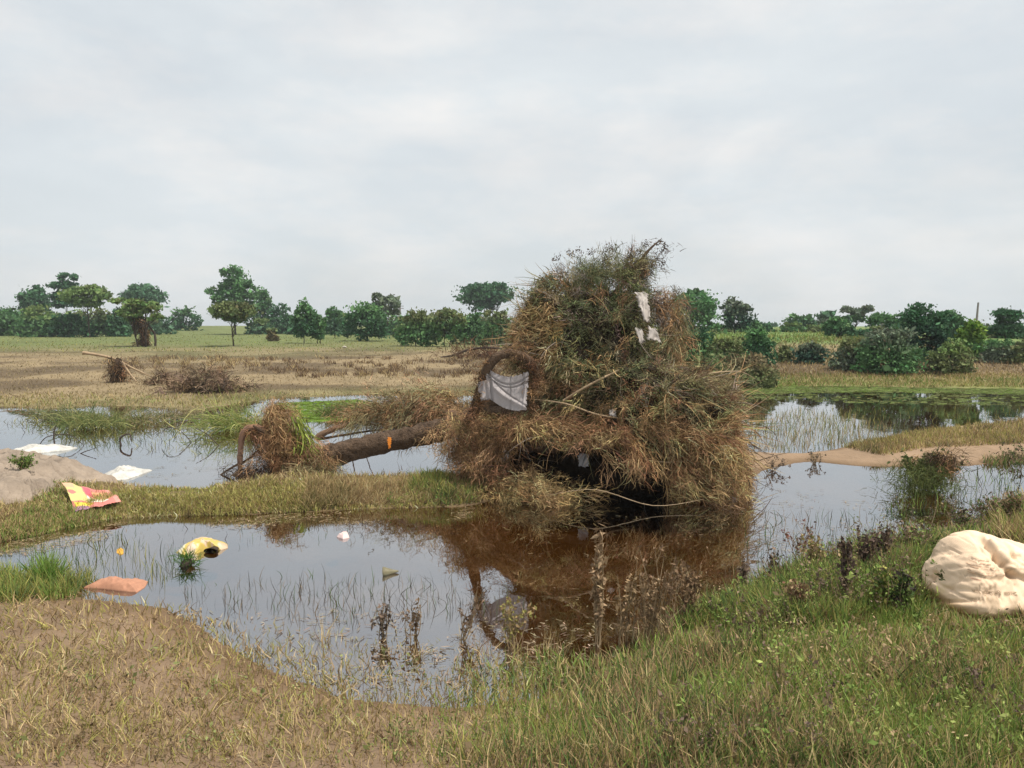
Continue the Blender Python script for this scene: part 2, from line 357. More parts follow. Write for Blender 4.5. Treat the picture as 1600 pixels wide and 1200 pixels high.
def tree(cx, top, base, hw, name, label, cat, grp, colr='mid', colt=None, D=None, shape='round', dens=1.0, trunk=True, crown_bot=None, stems=1, lobes=None, lean=0, leaf=None, twigs=None, zbase=None):
    """cx, top, base, hw: photo pixels of the plant's centre, top, foot and half width; D: metres away when its foot is hidden"""
    if D is None:
        P, ok = on_ground([cx], [base]); P = P[0]
    else:
        P = at_y([cx], [base], D)[0]; zg = float(terrain_fast(np.array([P[0]]), np.array([P[1]]))[0])
        P[2] = min(P[2], zg + .05) if P[2] > zg + .3 else P[2]
        P[2] = zg - .03
    D = P[1]; sc = D / F; H = CAMH + (510 - top) * sc - P[2]; wd = hw * sc
    root = empty(name, P, label, cat, grp)
    cb = (base - crown_bot) * sc if crown_bot is not None else (0 if shape == 'bush' else H * .12)
    ch = H - cb
    if lobes is None:
        if shape == 'round':
            lobes = [(0, 0, .58, .78, .72, .42), (-.48, .1, .45, .50, .5, .33), (.50, -.1, .42, .48, .5, .33), (.1, -.3, .32, .62, .5, .30), (rng.uniform(-.25, .25), 0, .78, .42, .45, .23), (-.38, 0, .14, .5, .5, .17), (.4, -.1, .13, .5, .5, .16)]
        elif shape == 'flat':
            lobes = [(0, 0, .62, .95, .85, .30), (-.55, .1, .52, .42, .5, .26), (.56, 0, .54, .42, .5, .26), (-.2, -.2, .78, .5, .5, .20), (.28, .1, .78, .45, .5, .20), (0, 0, .3, .5, .5, .25)]
        elif shape == 'bush':
            lobes = [(0, 0, .42, .7, .6, .46), (-.55, .05, .32, .46, .5, .34), (.55, -.05, .34, .46, .5, .34), (.2, -.2, .66, .36, .4, .32), (-.25, 0, .62, .34, .4, .34), (0, -.25, .2, .85, .5, .24), (-.6, -.1, .1, .5, .4, .2), (.6, -.1, .1, .5, .4, .2), (0, -.3, .06, .7, .4, .18)]
        elif shape == 'tall':
            lobes = [(0, 0, .8, .5, .5, .2), (-.35, .1, .58, .5, .5, .24), (.38, -.1, .55, .5, .5, .24), (0, 0, .38, .68, .6, .26), (-.4, 0, .22, .45, .5, .2), (.42, .1, .24, .45, .5, .2), (0, -.1, .08, .6, .5, .14)]
        elif shape == 'wispy':
            lobes = [(rng.uniform(-.7, .7), rng.uniform(-.4, .4), rng.uniform(.25, .86), rng.uniform(.2, .36), .3, rng.uniform(.12, .2)) for _ in range(9)]
        jx = rng.uniform(-.14, .14, len(lobes)); lobes = lobes + [(rng.uniform(-.8, .8), rng.uniform(-.5, .2), rng.uniform(.25, .9), rng.uniform(.16, .3), .25, rng.uniform(.08, .14)) for _ in range(4)]; jx = np.concatenate([jx, np.zeros(4)])
        lobes = [(a + q, b, c + rng.uniform(-.04, .04), d * rng.uniform(.8, 1.12), e, f * rng.uniform(.85, 1.12)) for (a, b, c, d, e, f), q in zip(lobes, jx)]
    L_ = [(P[0] + (a + lean * c) * wd, P[1] + b * wd * .9, P[2] + cb + c * ch, d * wd, e * wd, f * ch) for a, b, c, d, e, f in lobes]
    area = (2 * hw) * (base - top) * .78
    lf = leaf or max(.055 * 1.0, 4.7 * sc)
    n = int(np.clip(area * 1.2 * dens, 260, 6500))
    Q, I, nc = blob_pts(L_, n, sub=20 if area > 1500 else 12, cl=.24)
    keep = Q[:, 2] > P[2] - .02; Q = Q[keep]; I = I[keep]
    c1 = np.array(GREENS[colr]); c2 = np.array(GREENS[colt or colr]); cc = jit(c1 * 1.22, nc, .20, .05)
    zt = np.clip((Q[:, 2:3] - P[2]) / H, 0, 1)
    cl_ = cc[I]; 
    if colt: 
        sel = (sstep(.45, .8, zt + rng.normal(0, .08, (nc, 1))[I])); cl_ = cl_ * (1 - sel) + jit(c2 * 1.22, nc, .18)[I] * sel
    cl_ = cl_ * (1 + rng.normal(0, .13, (len(Q), 1)))
    V, Fq, m = leaves(Q, lf * rng.lognormal(-.1, .38, len(Q)), asp=.62)
    cr = mesh_np('crown' if cat != 'shrub' else 'foliage', V, Fq, M_leaf, root, np.repeat(np.clip(cl_, .004, .5), m, 0))
    tl = []
    rb = max(wd * .036, .04) if trunk else max(wd * .02, .02)
    for s_ in range(stems):
        ox = (s_ - (stems - 1) / 2) * wd * .3
        l0 = L_[0]; topz = P[2] + cb + ch * .55
        a0 = P + np.array((ox, rng.uniform(-.1, .1) * wd * .3, -.06)); a2 = np.array((l0[0] + ox * 1.6 + rng.uniform(-.1, .1) * wd, l0[1], topz)); a1 = (a0 + a2) / 2 + np.array((rng.uniform(-.06, .06) * wd, 0, 0))
        tl.append(([a0, a0 * .7 + a1 * .3, a1, a2], [rb * 1.35 / stems ** .4, rb / stems ** .4, rb * .75, rb * .3]))
        for l in L_[1:]:
            f = rng.uniform(.3, .8); st = a0 * (1 - f) + a2 * f; en = np.array(l[:3])
            tl.append(([st, (st + en) / 2 + np.array((0, 0, -.05 * ch)), en], [rb * .5, rb * .3, rb * .12]))
    tubes('trunk' if cat != 'shrub' else 'stem', tl, M_barkdark, root, ns=5)
    if twigs:
        k = int(twigs); pk = rng.integers(0, len(Q), k)
        v = ribbons(Q[pk], unit(rng.normal(size=(k, 3)) + np.array((0, 0, -.3))), rng.uniform(.2, .5, k) * max(wd * .3, .3), 1.3 * sc, 3, .25, .2)
        a = Acc(); a.add(v, jit((.14, .10, .065), k)); a.build('twigs', M_strand, root)['kind'] = 'stuff'
    return root
G1 = 'trees and bushes along the far side of the field'
G2 = 'bushes and trees on the far right bank'
T = tree
T(18, 483, 520, 46, 'bush', 'low dark green bush at the far left edge of the tree line', 'bush', G1, 'mid', shape='bush', D=92, dens=1.3)
T(66, 480, 521, 38, 'bush', 'bushy green thicket in front of the left tall tree', 'bush', G1, 'mid', 'light', shape='bush', D=86, dens=1.3)
T(56, 451, 515, 26, 'tree', 'round dark tree, first from the left in the tree line', 'tree', G1, 'dark', D=110, crown_bot=490)
T(103, 427, 515, 21, 'tree', 'tall dark tree with stacked tilted branches, highest at the left', 'tree', G1, 'dark', D=112, crown_bot=478, lobes=[(.35, 0, .86, .55, .5, .12), (-.2, 0, .66, .8, .6, .10), (.3, 0, .5, .8, .6, .13), (-.3, 0, .32, .8, .6, .14), (.1, 0, .14, .9, .6, .15)])
T(139, 446, 516, 34, 'tree', 'spreading tree with light yellow-green umbrella crown near the left', 'tree', G1, 'mid', 'light', D=84, shape='flat', crown_bot=478, dens=1.1)
T(112, 488, 521, 34, 'bush', 'dark bush under the light umbrella-shaped tree', 'bush', G1, 'dark', D=85, shape='bush')
T(165, 484, 519, 24, 'bush', 'green bush between the umbrella-shaped tree and the rounded tree', 'bush', G1, 'mid', 'olive', D=88, shape='bush')
T(226, 446, 515, 33, 'tree', 'wide rounded blue-green tree behind the vine-hung tree', 'tree', G1, 'teal', D=118, shape='round', crown_bot=478)
T(222, 466, 542, 42, 'tree', 'yellow-green tree with flood debris wrapped round its trunk', 'tree', G1, 'mid', 'light', shape='wispy', crown_bot=508, stems=2, dens=1.1, twigs=900)
T(186, 481, 517, 18, 'bush', 'small bush left of the debris-wrapped tree', 'bush', G1, 'dark', D=86, shape='bush')
T(289, 480, 508, 25, 'tree', 'low flat tree group between the vine-hung tree and the tall leafy tree', 'tree', G1, 'dark', 'mid', D=125, shape='bush')
T(368, 423, 510, 37, 'tree', 'tall leafy green tree rising highest in the left tree line', 'tree', G1, 'mid', 'mid', D=100, shape='tall', crown_bot=490, dens=1.1)
T(365, 472, 541, 30, 'tree', 'small tree with bare thin trunk in front of the tall leafy tree', 'tree', G1, 'mid', 'olive', shape='flat', crown_bot=512, dens=1.0)
T(412, 455, 505, 17, 'tree', 'narrow dark tree right beside the tall leafy tree', 'tree', G1, 'dark', 'mid', D=110)
T(438, 476, 508, 24, 'bush', 'dark round bush right of the narrow dark tree', 'bush', G1, 'dark', D=108, shape='bush')
T(426, 512, 533, 9, 'bush', 'tiny debris-choked bush alone on the field', 'bush', G1, 'brown', 'olive', shape='bush', twigs=160)
T(475, 474, 537, 19, 'tree', 'small tree on a thin stem with dark rounded crown', 'tree', G1, 'dark', 'mid', crown_bot=530)
T(498, 492, 537, 15, 'tree', 'slender young tree with two stems beside the thin-stemmed tree', 'tree', G1, 'mid', stems=2, shape='tall')
T(523, 478, 519, 16, 'tree', 'upright mid green tree left of the dense dark tree pair', 'tree', G1, 'teal', 'mid', D=80, shape='tall')
T(600, 458, 522, 27, 'tree', 'airy tree with fine feathery crown behind the dense dark tree', 'tree', G1, 'grey', D=88, shape='wispy', crown_bot=500, dens=.9)
T(575, 474, 533, 35, 'tree', 'dense dark round tree near the middle of the left tree line', 'tree', G1, 'dark', 'mid', shape='round', crown_bot=530, dens=1.3)
T(655, 484, 541, 32, 'tree', 'green tree with thick dark gnarled trunk', 'tree', G1, 'mid', 'olive', shape='bush', crown_bot=538, dens=.95, stems=2)
T(698, 483, 542, 25, 'tree', 'green tree on twisted leaning double trunk', 'tree', G1, 'mid', 'olive', shape='flat', crown_bot=537, dens=1, stems=2, lean=.2)
T(636, 498, 528, 22, 'bush', 'low green bush behind the gnarled-trunk tree', 'bush', G1, 'light', 'mid', D=82, shape='bush')
T(757, 443, 512, 38, 'tree', 'dark umbrella-crowned tree rising alone above the bushes', 'tree', G1, 'dark', D=120, shape='flat', crown_bot=486, dens=1.35, stems=3)
T(735, 489, 538, 28, 'bush', 'green bush below the left side of the umbrella-crowned tree', 'bush', G1, 'mid', shape='bush', dens=1.2)
T(778, 486, 540, 27, 'bush', 'olive green bush touching the debris mound on its left', 'bush', G1, 'mid', 'olive', shape='bush', dens=1.2)
T(1085, 455, 519, 42, 'tree', 'big domed green tree just right of the debris mound', 'tree', G2, 'mid', 'mid', D=62, shape='round', crown_bot=516, dens=1.3)
T(1148, 468, 519, 25, 'tree', 'rounded tree with purplish grey-green crown beside the domed tree', 'tree', G2, 'deep', 'grey', D=64, shape='round', crown_bot=514, dens=1)
T(1178, 499, 518, 12, 'bush', 'small green bush at the foot of the greyish tree', 'bush', G2, 'mid', D=66, shape='bush')
T(1203, 505, 516, 11, 'tree', 'tiny distant tree in the gap of the right skyline', 'tree', G2, 'teal', D=170, shape='bush', trunk=False)
T(1250, 490, 519, 24, 'tree', 'small tree with pointed tuft on the right skyline', 'tree', G2, 'teal', 'mid', D=78, shape='bush')
T(1290, 488, 524, 17, 'tree', 'pale green hazy tree behind the dark dense tree', 'tree', G2, 'grey', 'teal', D=82, shape='round')
T(1334, 479, 528, 23, 'tree', 'pale wispy tree topping the right skyline middle', 'tree', G2, 'teal', 'grey', D=70, shape='wispy', dens=1.1)
T(1309, 496, 541, 22, 'tree', 'dense dark tree with rounded crown at the bank top', 'tree', G2, 'dark', 'mid', shape='round', D=46, crown_bot=536, dens=1.2)
T(1380, 490, 530, 25, 'tree', 'dark green tree left of the tallest dark tree', 'tree', G2, 'dark', 'mid', shape='round', D=50, dens=1.2)
T(1414, 496, 540, 17, 'bush', 'green bush filling the gap left of the tallest dark tree', 'bush', G2, 'mid', shape='bush', D=44)
T(1440, 475, 577, 41, 'tree', 'tallest darkest tree on the right bank, foliage down to its dark trunk', 'tree', G2, 'deep', 'dark', shape='tall', crown_bot=560, dens=1.5, stems=3)
T(1482, 488, 545, 24, 'tree', 'feathery green tree right of the tallest dark tree', 'tree', G2, 'teal', 'mid', shape='round', D=42, dens=1)
T(1517, 502, 580, 20, 'tree', 'bright lime green tree on the right bank', 'tree', G2, 'mid', 'lime', shape='round', crown_bot=556, dens=1.2)
T(1572, 486, 552, 27, 'tree', 'dark round tree with two-tiered crown near the right edge', 'tree', G2, 'dark', 'dark', D=40, lobes=[(-.1, 0, .74, .72, .6, .28), (.25, 0, .3, .78, .6, .26), (-.45, 0, .34, .45, .5, .16)], crown_bot=546, dens=1.4)
T(1542, 508, 550, 12, 'tree', 'pale leafless-looking wispy tree beside the utility pole', 'tree', G2, 'grey', D=60, shape='wispy', dens=.6)
# bank shrubs
T(1088, 514, 575, 44, 'shrub', 'dark green shrub behind the right shoulder of the debris mound', 'shrub', G2, 'mid', 'dark', shape='bush', dens=1.2)
T(1135, 526, 592, 40, 'shrub', 'large tangled green shrub halfway down the bank', 'shrub', G2, 'mid', 'olive', shape='bush', dens=1.2, twigs=250)
T(1180, 513, 572, 30, 'shrub', 'bushy shrub with dark leaves at the bank crest', 'shrub', G2, 'dark', 'mid', shape='bush', dens=1.1)
T(1165, 554, 608, 48, 'shrub', 'brownish olive shrub reaching down to the waterline', 'shrub', G2, 'olive', 'brown', shape='bush', dens=1.1, twigs=400)
T(1105, 552, 604, 40, 'shrub', 'grey-green shrub low behind the mound of twigs', 'shrub', G2, 'mid', 'olive', shape='bush')
T(1262, 535, 567, 27, 'shrub', 'low dark blue-green shrub alone on the brown slope', 'shrub', G2, 'deep', 'grey', shape='bush', dens=1.1)
T(1335, 526, 578, 34, 'shrub', 'grey-green shrub left of the big shrub mass', 'shrub', G2, 'grey', 'olive', shape='bush')
T(1386, 512, 584, 50, 'shrub', 'broad green shrub mass left of the tallest dark tree', 'shrub', G2, 'mid', 'grey', shape='bush', dens=1.2, twigs=200)
T(1484, 530, 584, 33, 'shrub', 'olive brown shrub right of the dark trunk', 'shrub', G2, 'olive', 'light', shape='bush', twigs=150)
T(1560, 528, 566, 36, 'shrub', 'grey-green shrub under the two-tiered tree', 'shrub', G2, 'grey', 'mid', shape='bush')
T(1596, 530, 568, 24, 'shrub', 'olive green shrub at the right edge of the bank', 'shrub', G2, 'olive', shape='bush')
T(1226, 540, 566, 12, 'shrub', 'tiny green shrub left of the lone dark shrub', 'shrub', G2, 'olive', shape='bush')
HB = 'bushes of the hedge behind the left field'; HR = 'bushes along the crest of the right bank'
for px, top, D in [(x_, 489 + rng.uniform(-5, 6), rng.uniform(96, 108)) for x_ in range(-10, 270, 22)] + [(x_, 494 + rng.uniform(-5, 5), rng.uniform(92, 112)) for x_ in list(range(400, 560, 23)) + list(range(612, 800, 20))]:
    T(px + rng.uniform(-6, 6), top, 516, rng.uniform(18, 25), 'bush', 'low green bush merging into the hedge behind the left field', 'bush', HB, ['mid', 'dark', 'mid', 'teal'][rng.integers(4)], [None, 'light', 'olive'][rng.integers(3)], D=D, shape='bush', dens=.8)
for px, top, bs, D in [(x_, 507 + rng.uniform(-3, 3), 518, 70) for x_ in (1062, 1130, 1165, 1190, 1240, 1275, 1300)] + [(x_, 508 + rng.uniform(-5, 6), 540, 47) for x_ in (1325, 1350, 1372, 1396, 1470, 1498, 1535, 1565, 1600)]:
    T(px, top, bs, rng.uniform(16, 23), 'bush', 'low green bush in the band along the crest of the right bank', 'bush', HR, ['mid', 'dark', 'olive'][rng.integers(3)], [None, 'light'][rng.integers(2)], D=D, shape='bush', dens=1.0)
# outside the frame, so the bank goes on
for px, D, hw in ((-60, 88, 40), (-130, 95, 44), (-220, 90, 50), (1655, 44, 34), (1730, 48, 40), (1820, 46, 44)):
    T(px, 478 + rng.uniform(-12, 12), 520, hw, 'tree', 'round green tree past the left end of the field' if px < 0 else 'round green tree past the right end of the bank', 'tree', 'trees past the left end' if px < 0 else 'trees past the right end', 'mid', 'dark', D=D, shape='round', dens=.7)

# ------------------------------------------------------------------ utility poles
def pole(px, top, D, label, r=.11, arm=True):
    zg = float(terrain_fast(np.array([(px - 800) / F * D]), np.array([D]))[0]); P = np.array(((px - 800) / F * D, D, zg))
    zt = CAMH + (510 - top) * D / F
    o = empty('utility_pole', P, label, 'utility pole', 'utility poles')
    tube('pole', [P - (0, 0, .2), (P[0] + .04, P[1], (zg + zt) / 2), (P[0] + .1, P[1], zt)], [r * 1.15, r, r * .8], M_pole, o, 8, .02)
    if arm:
        for q in (.15, .5): tube('crossarm', [(P[0] - .45, P[1], zt - q), (P[0] + .65, P[1], zt - q)], .05, M_pole, o, 6, .02, 4)
pole(1523, 473, 62, 'weathered utility pole beside the lime green tree', .085, False)
pole(625, 477, 120, 'grey utility pole right of the feathery tree', .16)
pole(225, 444, 122, 'thin dark pole sticking up behind the rounded blue-green tree', .10, False)

# ------------------------------------------------------------------ the great fallen tree
DC = 9.75
FT = empty('fallen_tree', (1.9, DC, 0), 'huge uprooted tree lying in the pond, its crown buried in brown flood debris', 'fallen tree')
tab = np.array([(372, 1000, 1020), (385, 975, 1016), (394, 915, 1014), (404, 894, 1010), (420, 872, 1010), (440, 852, 1004), (460, 842, 1012), (480, 828, 1016), (500, 814, 1014), (520, 806, 1014), (545, 802, 1020), (562, 812, 1036), (574, 834, 1098), (586, 836, 1130), (602, 838, 1152), (632, 828, 1158), (648, 800, 1152), (665, 762, 1150), (690, 748, 1162), (720, 752, 1170), (745, 765, 1174), (775, 775, 1176), (800, 790, 1172)], float)
zz = 2 - (tab[:, 0] - 510) * DC / F; Lx = (tab[:, 1] - 800) * DC / F; Rx = (tab[:, 2] - 800) * DC / F
o_ = np.argsort(zz); zz = zz[o_]; Lx = Lx[o_]; Rx = Rx[o_]
def hull(z, phi, k=1.0):
    l = np.interp(z, zz, Lx); r = np.interp(z, zz, Rx); cx = (l + r) / 2; rx = (r - l) / 2
    ry = np.clip(rx * .86, .1, 1.45)
    lump = 1 + .11 * np.sin(phi * 3 + z * 4.1) + .07 * np.sin(phi * 7 - z * 6.3) + .05 * np.sin(phi * 13 + z * 11)
    side = np.abs(np.cos(phi)); lump = 1 + (lump - 1) * (1 - .75 * side ** 3)
    x = cx + rx * np.cos(phi) * k * lump; y = DC + ry * np.sin(phi) * k * lump
    # hollow under the overhang at the front
    fr = np.clip(-np.sin(phi), 0, 1); cav = np.clip(fr * 1.6, 0, 1) * sstep(.72, .56, z) * sstep(.05, .35, x) * sstep(2.05, 1.65, x)
    y = y + cav * .95
    return np.stack([x, y, z], -1), cav
# near-black core: painted shade filling the open inside of the mass
nz, nph = 60, 96
zg_ = np.linspace(-.35, 2.95, nz); pg = np.linspace(0, 2 * np.pi, nph, endpoint=False)
ZZ, PP = np.meshgrid(zg_, pg, indexing='ij')
core, _ = hull(ZZ, PP, .80)
kz = sstep(2.95, 2.0, ZZ) * .28 + .72
cxz = ((np.interp(ZZ, zz, Lx) + np.interp(ZZ, zz, Rx)) / 2)
core[..., 0] = cxz + (core[..., 0] - cxz) * kz * (1 + .18 * (fbm(PP * 2, ZZ, .35, 5) - .5)); core[..., 1] = DC + (core[..., 1] - DC) * kz * (1 + .3 * (fbm(PP * 2 + 9, ZZ, .3, 6) - .5))
i = np.arange(nz - 1)[:, None]; j = np.arange(nph)[None]; j2 = (j + 1) % nph
Fq = np.stack(np.broadcast_arrays(i * nph + j, i * nph + j2, (i + 1) * nph + j2, (i + 1) * nph + j), -1).reshape(-1, 4)
core = core[:, :, :]
topc = sstep(2.55, 2.3, ZZ)
mask = (ZZ < 2.42)
nzc = int((zg_ < 2.42).sum())
Fq = np.stack(np.broadcast_arrays(i[:nzc - 1] * nph + j, i[:nzc - 1] * nph + j2, (i[:nzc - 1] + 1) * nph + j2, (i[:nzc - 1] + 1) * nph + j), -1).reshape(-1, 4)
co = mesh_np('shade_core', core[:nzc].reshape(-1, 3), Fq, M_core, FT, smooth=False)
# trunk, roots, limbs
def px3(lst): return [at_y(a, b, d) for a, b, d in lst]
tube('trunk', px3([(488, 722, 10.5), (540, 706, 10.4), (600, 691, 10.3), (650, 681, 10.2), (700, 668, 10.05), (760, 640, 9.9), (830, 590, 9.8), (900, 520, 9.75), (950, 450, 9.7)]), [.18, .15, .14, .138, .145, .13, .12, .08, .03], M_bark, FT, 18, .09, 70)
def limb(pts, rad, mat=None, name='limb', ns=7): return tube(name, px3(pts), rad, mat or M_bark, FT, ns, .08)
limb([(700, 668, 10), (732, 660, 9.4), (748, 612, 8.8), (762, 575, 8.65), (787, 553, 8.6), (826, 562, 8.65), (842, 600, 8.8)], [.09, .07, .05, .05, .055, .05, .04])
limb([(760, 645, 9.8), (840, 640, 9.4), (930, 600, 9.2), (1010, 560, 9.4)], [.10, .08, .05, .02])
limb([(800, 620, 9.8), (900, 640, 9.7), (1040, 620, 9.6), (1130, 640, 9.6)], [.09, .07, .05, .02])
limb([(770, 690, 9.5), (860, 700, 9.2), (1000, 680, 9.0), (1090, 700, 9.2)], [.08, .06, .05, .02])
limb([(940, 480, 9.7), (985, 430, 9.7), (1010, 395, 9.7), (1030, 376, 9.7)], [.04, .03, .018, .008])
limb([(880, 626, 8.75), (920, 602, 8.65), (968, 578, 8.7)], [.014, .014, .009], M_pale, 'bare_branch')
limb([(1000, 622, 8.75), (1080, 590, 8.8), (1150, 580, 9.2), (1180, 592, 9.4)], [.006, .008, .006, .003], M_pale, 'bare_branch')
limb([(810, 622, 8.9), (880, 630, 8.7), (935, 648, 8.6), (1000, 655, 8.6), (1060, 640, 8.7)], [.007, .010, .009, .006, .003], M_pale, 'bare_branch')
limb([(930, 690, 8.7), (985, 712, 8.6), (1040, 722, 8.6), (1100, 716, 8.7)], [.005, .007, .006, .003], M_pale, 'bare_branch')
limb([(935, 700, 9.2), (960, 722, 8.9), (985, 745, 8.6)], [.006, .007, .004], M_pale, 'bare_branch')
limb([(850, 775, 8.4), (930, 765, 8.3), (1020, 790, 8.2), (1100, 780, 8.4)], [.003, .004, .004, .002], M_pale, 'bare_branch')
# the root end at the left
RB = np.array(at_y(452, 700, 10.5))
for k in range(9):
    a = rng.uniform(0, 6.28); e = RB + np.array((-.15 - .3 * rng.random(), math.cos(a) * .5, math.sin(a) * .5 + .05))
    tube('root', [at_y(492, 718, 10.5), (RB + e) / 2, e], [.12, .05, .012], M_bark, FT, 7)
tube('root', px3([(470, 690, 10.4), (430, 678, 10.35), (398, 668, 10.3), (382, 674, 10.3), (376, 700, 10.3), (375, 740, 10.3)]), [.05, .045, .045, .045, .04, .035], surf('curved_root_bark', (.22, .13, .09), .85, .2, 8, .3, 30), FT, 8)
tube('root', px3([(372, 738, 10.3), (350, 752, 10.1), (318, 766, 9.9)]), [.02, .016, .01], M_pale, FT, 6)
tube('root', px3([(378, 722, 10.3), (355, 735, 10.3), (330, 752, 10.2)]), [.02, .014, .006], M_bark, FT, 6)
tube('root', px3([(376, 725, 10.3), (395, 712, 10.4), (412, 695, 10.5)]), [.02, .014, .008], M_bark, FT, 6)
# side branch behind the trunk
limb([(494, 686, 11.2), (508, 676, 11.2), (540, 664, 11.3), (585, 650, 11.4), (650, 640, 11.3), (730, 650, 10.6)], [.055, .05, .035, .04, .045, .05], surf('side_limb_bark', (.20, .125, .08), .85, .25, 8, .3, 30))
limb([(500, 686, 11.2), (560, 676, 11.3), (620, 668, 11.3)], [.02, .016, .006])

BRN = np.array((.34, .205, .108)); RED = np.array((.215, .124, .066)); DRK = np.array((.075, .052, .034)); GRN = np.array((.135, .15, .075)); GLD = np.array((.45, .315, .15)); OLV = np.array((.26, .225, .12)); LGR = np.array((.23, .25, .11)); GRY = np.array((.30, .25, .20))
straw_acc = Acc(); leaf_acc = Acc()
RAG_X = (-.40, .24); RAG_Z = (.95, 1.62)          # the opening where the sheet hangs stays free of straw
def spray(acc, roots, dirs, Ls, per, colr, width=.006, spread=.5, droop=.10, fan=.035, slen=(.05, .2), curl=.32, cv=.36, stick=True, ldroop=.12, clear=True, holl=True):
    """branchlets with many fine crooked straws tangled along them"""
    n = len(roots); K = 7; G = np.empty((n, K, 3)); T_ = np.empty((n, K, 3)); P = roots.copy(); D = unit(dirs)
    for k in range(K):
        G[:, k] = P; T_[:, k] = D; P = P + D * (Ls / (K - 1))[:, None]; D = unit(D + rng.normal(size=(n, 3)) * .16 + np.array((0, 0, -1)) * droop)
    g_ = np.repeat(np.arange(n), per); m = len(g_); t = rng.random(m) ** .9 * (K - 1.001); k = t.astype(int); f = (t - k)[:, None]
    p = G[g_, k] * (1 - f) + G[g_, np.minimum(k + 1, K - 1)] * f; d = T_[g_, k]
    p = p + rng.normal(size=(m, 3)) * fan * (1 + 1.2 * (t / K))[:, None]
    d = unit(d + rng.normal(size=(m, 3)) * spread)
    gc = jit(np.broadcast_to(colr, (n, 3)), n, .26, .06)
    c = gc[g_] * (1 + rng.normal(0, cv, (m, 1)))
    ok = np.ones(m, bool)
    if clear and acc is straw_acc: ok = ~((p[:, 0] > RAG_X[0]) & (p[:, 0] < RAG_X[1]) & (p[:, 2] > RAG_Z[0]) & (p[:, 2] < RAG_Z[1]) & (p[:, 1] < 9.5))
    if acc is straw_acc:
        rr_ = np.interp(p[:, 2], zz, Rx); ll_ = np.interp(p[:, 2], zz, Lx); ex = np.abs(rng.normal(0, .05, m))
        if holl: ok &= p[:, 0] < (rr_ - .02 + ex) * np.minimum(p[:, 1] / DC, 1)
        if holl: ok &= (p[:, 0] > ll_ - .02 - ex) | (p[:, 2] < 1.62)
        if holl: ok &= ~((p[:, 0] > .02) & (p[:, 0] < 1.78) & (p[:, 2] < .70 - .05 * p[:, 0] + .05 * np.sin(p[:, 0] * 7)) & (p[:, 1] < DC - .35))
    p = p[ok]; d = d[ok]; c = c[ok]; m = len(p)
    acc.add(ribbons(p, d, rng.uniform(*slen, m), width * rng.uniform(.45, 1.5, m), 2, ldroop * 1.4, curl * 1.25), np.clip(c, .01, .6))
    if stick:
        kk = ~((roots[:, 0] > RAG_X[0] - .2) & (roots[:, 0] < RAG_X[1]) & (roots[:, 2] > RAG_Z[0] - .1) & (roots[:, 2] < RAG_Z[1] + .1)) if (clear and acc is straw_acc) else np.ones(n, bool)
        acc.add(ribbons(roots[kk], dirs[kk], (Ls * .9)[kk], width * 1.9, 7, droop, .13), np.clip(gc[kk] * 1.05, .01, .6))
def pocket(x, z): return (fbm(x * 1.3 + 7, z * 1.6, .42, 61, 3) - .56)
def surface_sprays(n, zr, phr, fn, k=1.0):
    z = rng.uniform(*zr, n); ph = np.radians(rng.uniform(*phr, n)); P, cav = hull(z, ph, k)
    out = np.stack([np.cos(ph), np.sin(ph) * .9, np.zeros(n)], -1)
    P = P + out * (pocket(P[:, 0], z) * 1.1 * np.clip(-np.sin(ph), 0, 1) + rng.normal(0, .04, n))[:, None]
    return P, out, z, ph, cav
def flow(P, out, z, n, kx=1.0, down=.35, outw=.45):
    side = np.sign(P[:, 0] - 1.15) * np.clip(np.abs(P[:, 0] - 1.15), .2, 1)
    sw = (fbm(P[:, 0] + 3, P[:, 2], .7, 66, 2) - .5) * 2.6            # local swirl: neighbouring bunches run different ways
    tang = np.stack([side * kx + sw * .5, np.zeros(n), -down + (fbm(P[:, 0], P[:, 2] + 5, .6, 67, 2) - .5) * 2.2], -1)
    return unit(tang + out * outw + rng.normal(size=(n, 3)) * .42)
def pick3(n, *cp):
    """choose colours: (colour, weight) pairs"""
    w_ = np.array([b for a, b in cp]); return np.array([a for a, b in cp])[rng.choice(len(cp), n, p=w_ / w_.sum())]
# everything in front of the hollow is kept out
def bundles(n, zr, phr, k, Lr, per, colr, down=.1, kx=.9, outw=.12, width=.006, fan=.018, spread=.42, slen=(.03, .12), droop=.05, filt=None):
    """matted bunches that lie along the surface, one over the other, with dark gaps between"""
    P, out, z, ph, cav = surface_sprays(n, zr, phr, None, k); d = flow(P, out, z, n, kx, down, outw)
    if filt is not None: f = filt(P); P = P[f]; d = d[f]; colr = colr[f]; n = len(P)
    spray(straw_acc, P, d, rng.uniform(*Lr, n), per, colr, width, spread, droop, fan, slen, .30, .38)
hollow = lambda P: ~((P[:, 0] > -.05) & (P[:, 0] < 1.8) & (P[:, 2] < .76 - .05 * P[:, 0]) & (P[:, 1] < DC - .2))
# upper half: dark loose ground layer, then matted green and brown bunches
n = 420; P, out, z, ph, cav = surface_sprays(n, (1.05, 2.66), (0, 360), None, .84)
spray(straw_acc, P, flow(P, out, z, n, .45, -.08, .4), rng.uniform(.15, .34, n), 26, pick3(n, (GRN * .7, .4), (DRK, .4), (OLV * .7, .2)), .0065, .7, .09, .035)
n = 360; bundles(n, (1.05, 2.62), (165, 375), .93, (.25, .55), 64, pick3(n, (GRN, .28), (OLV, .30), (LGR, .16), (GRY, .12), (BRN, .14)), -.05, .55)
n = 120; bundles(n, (1.05, 2.62), (15, 165), .90, (.25, .5), 40, pick3(n, (GRN, .4), (OLV, .6)), -.05, .55)
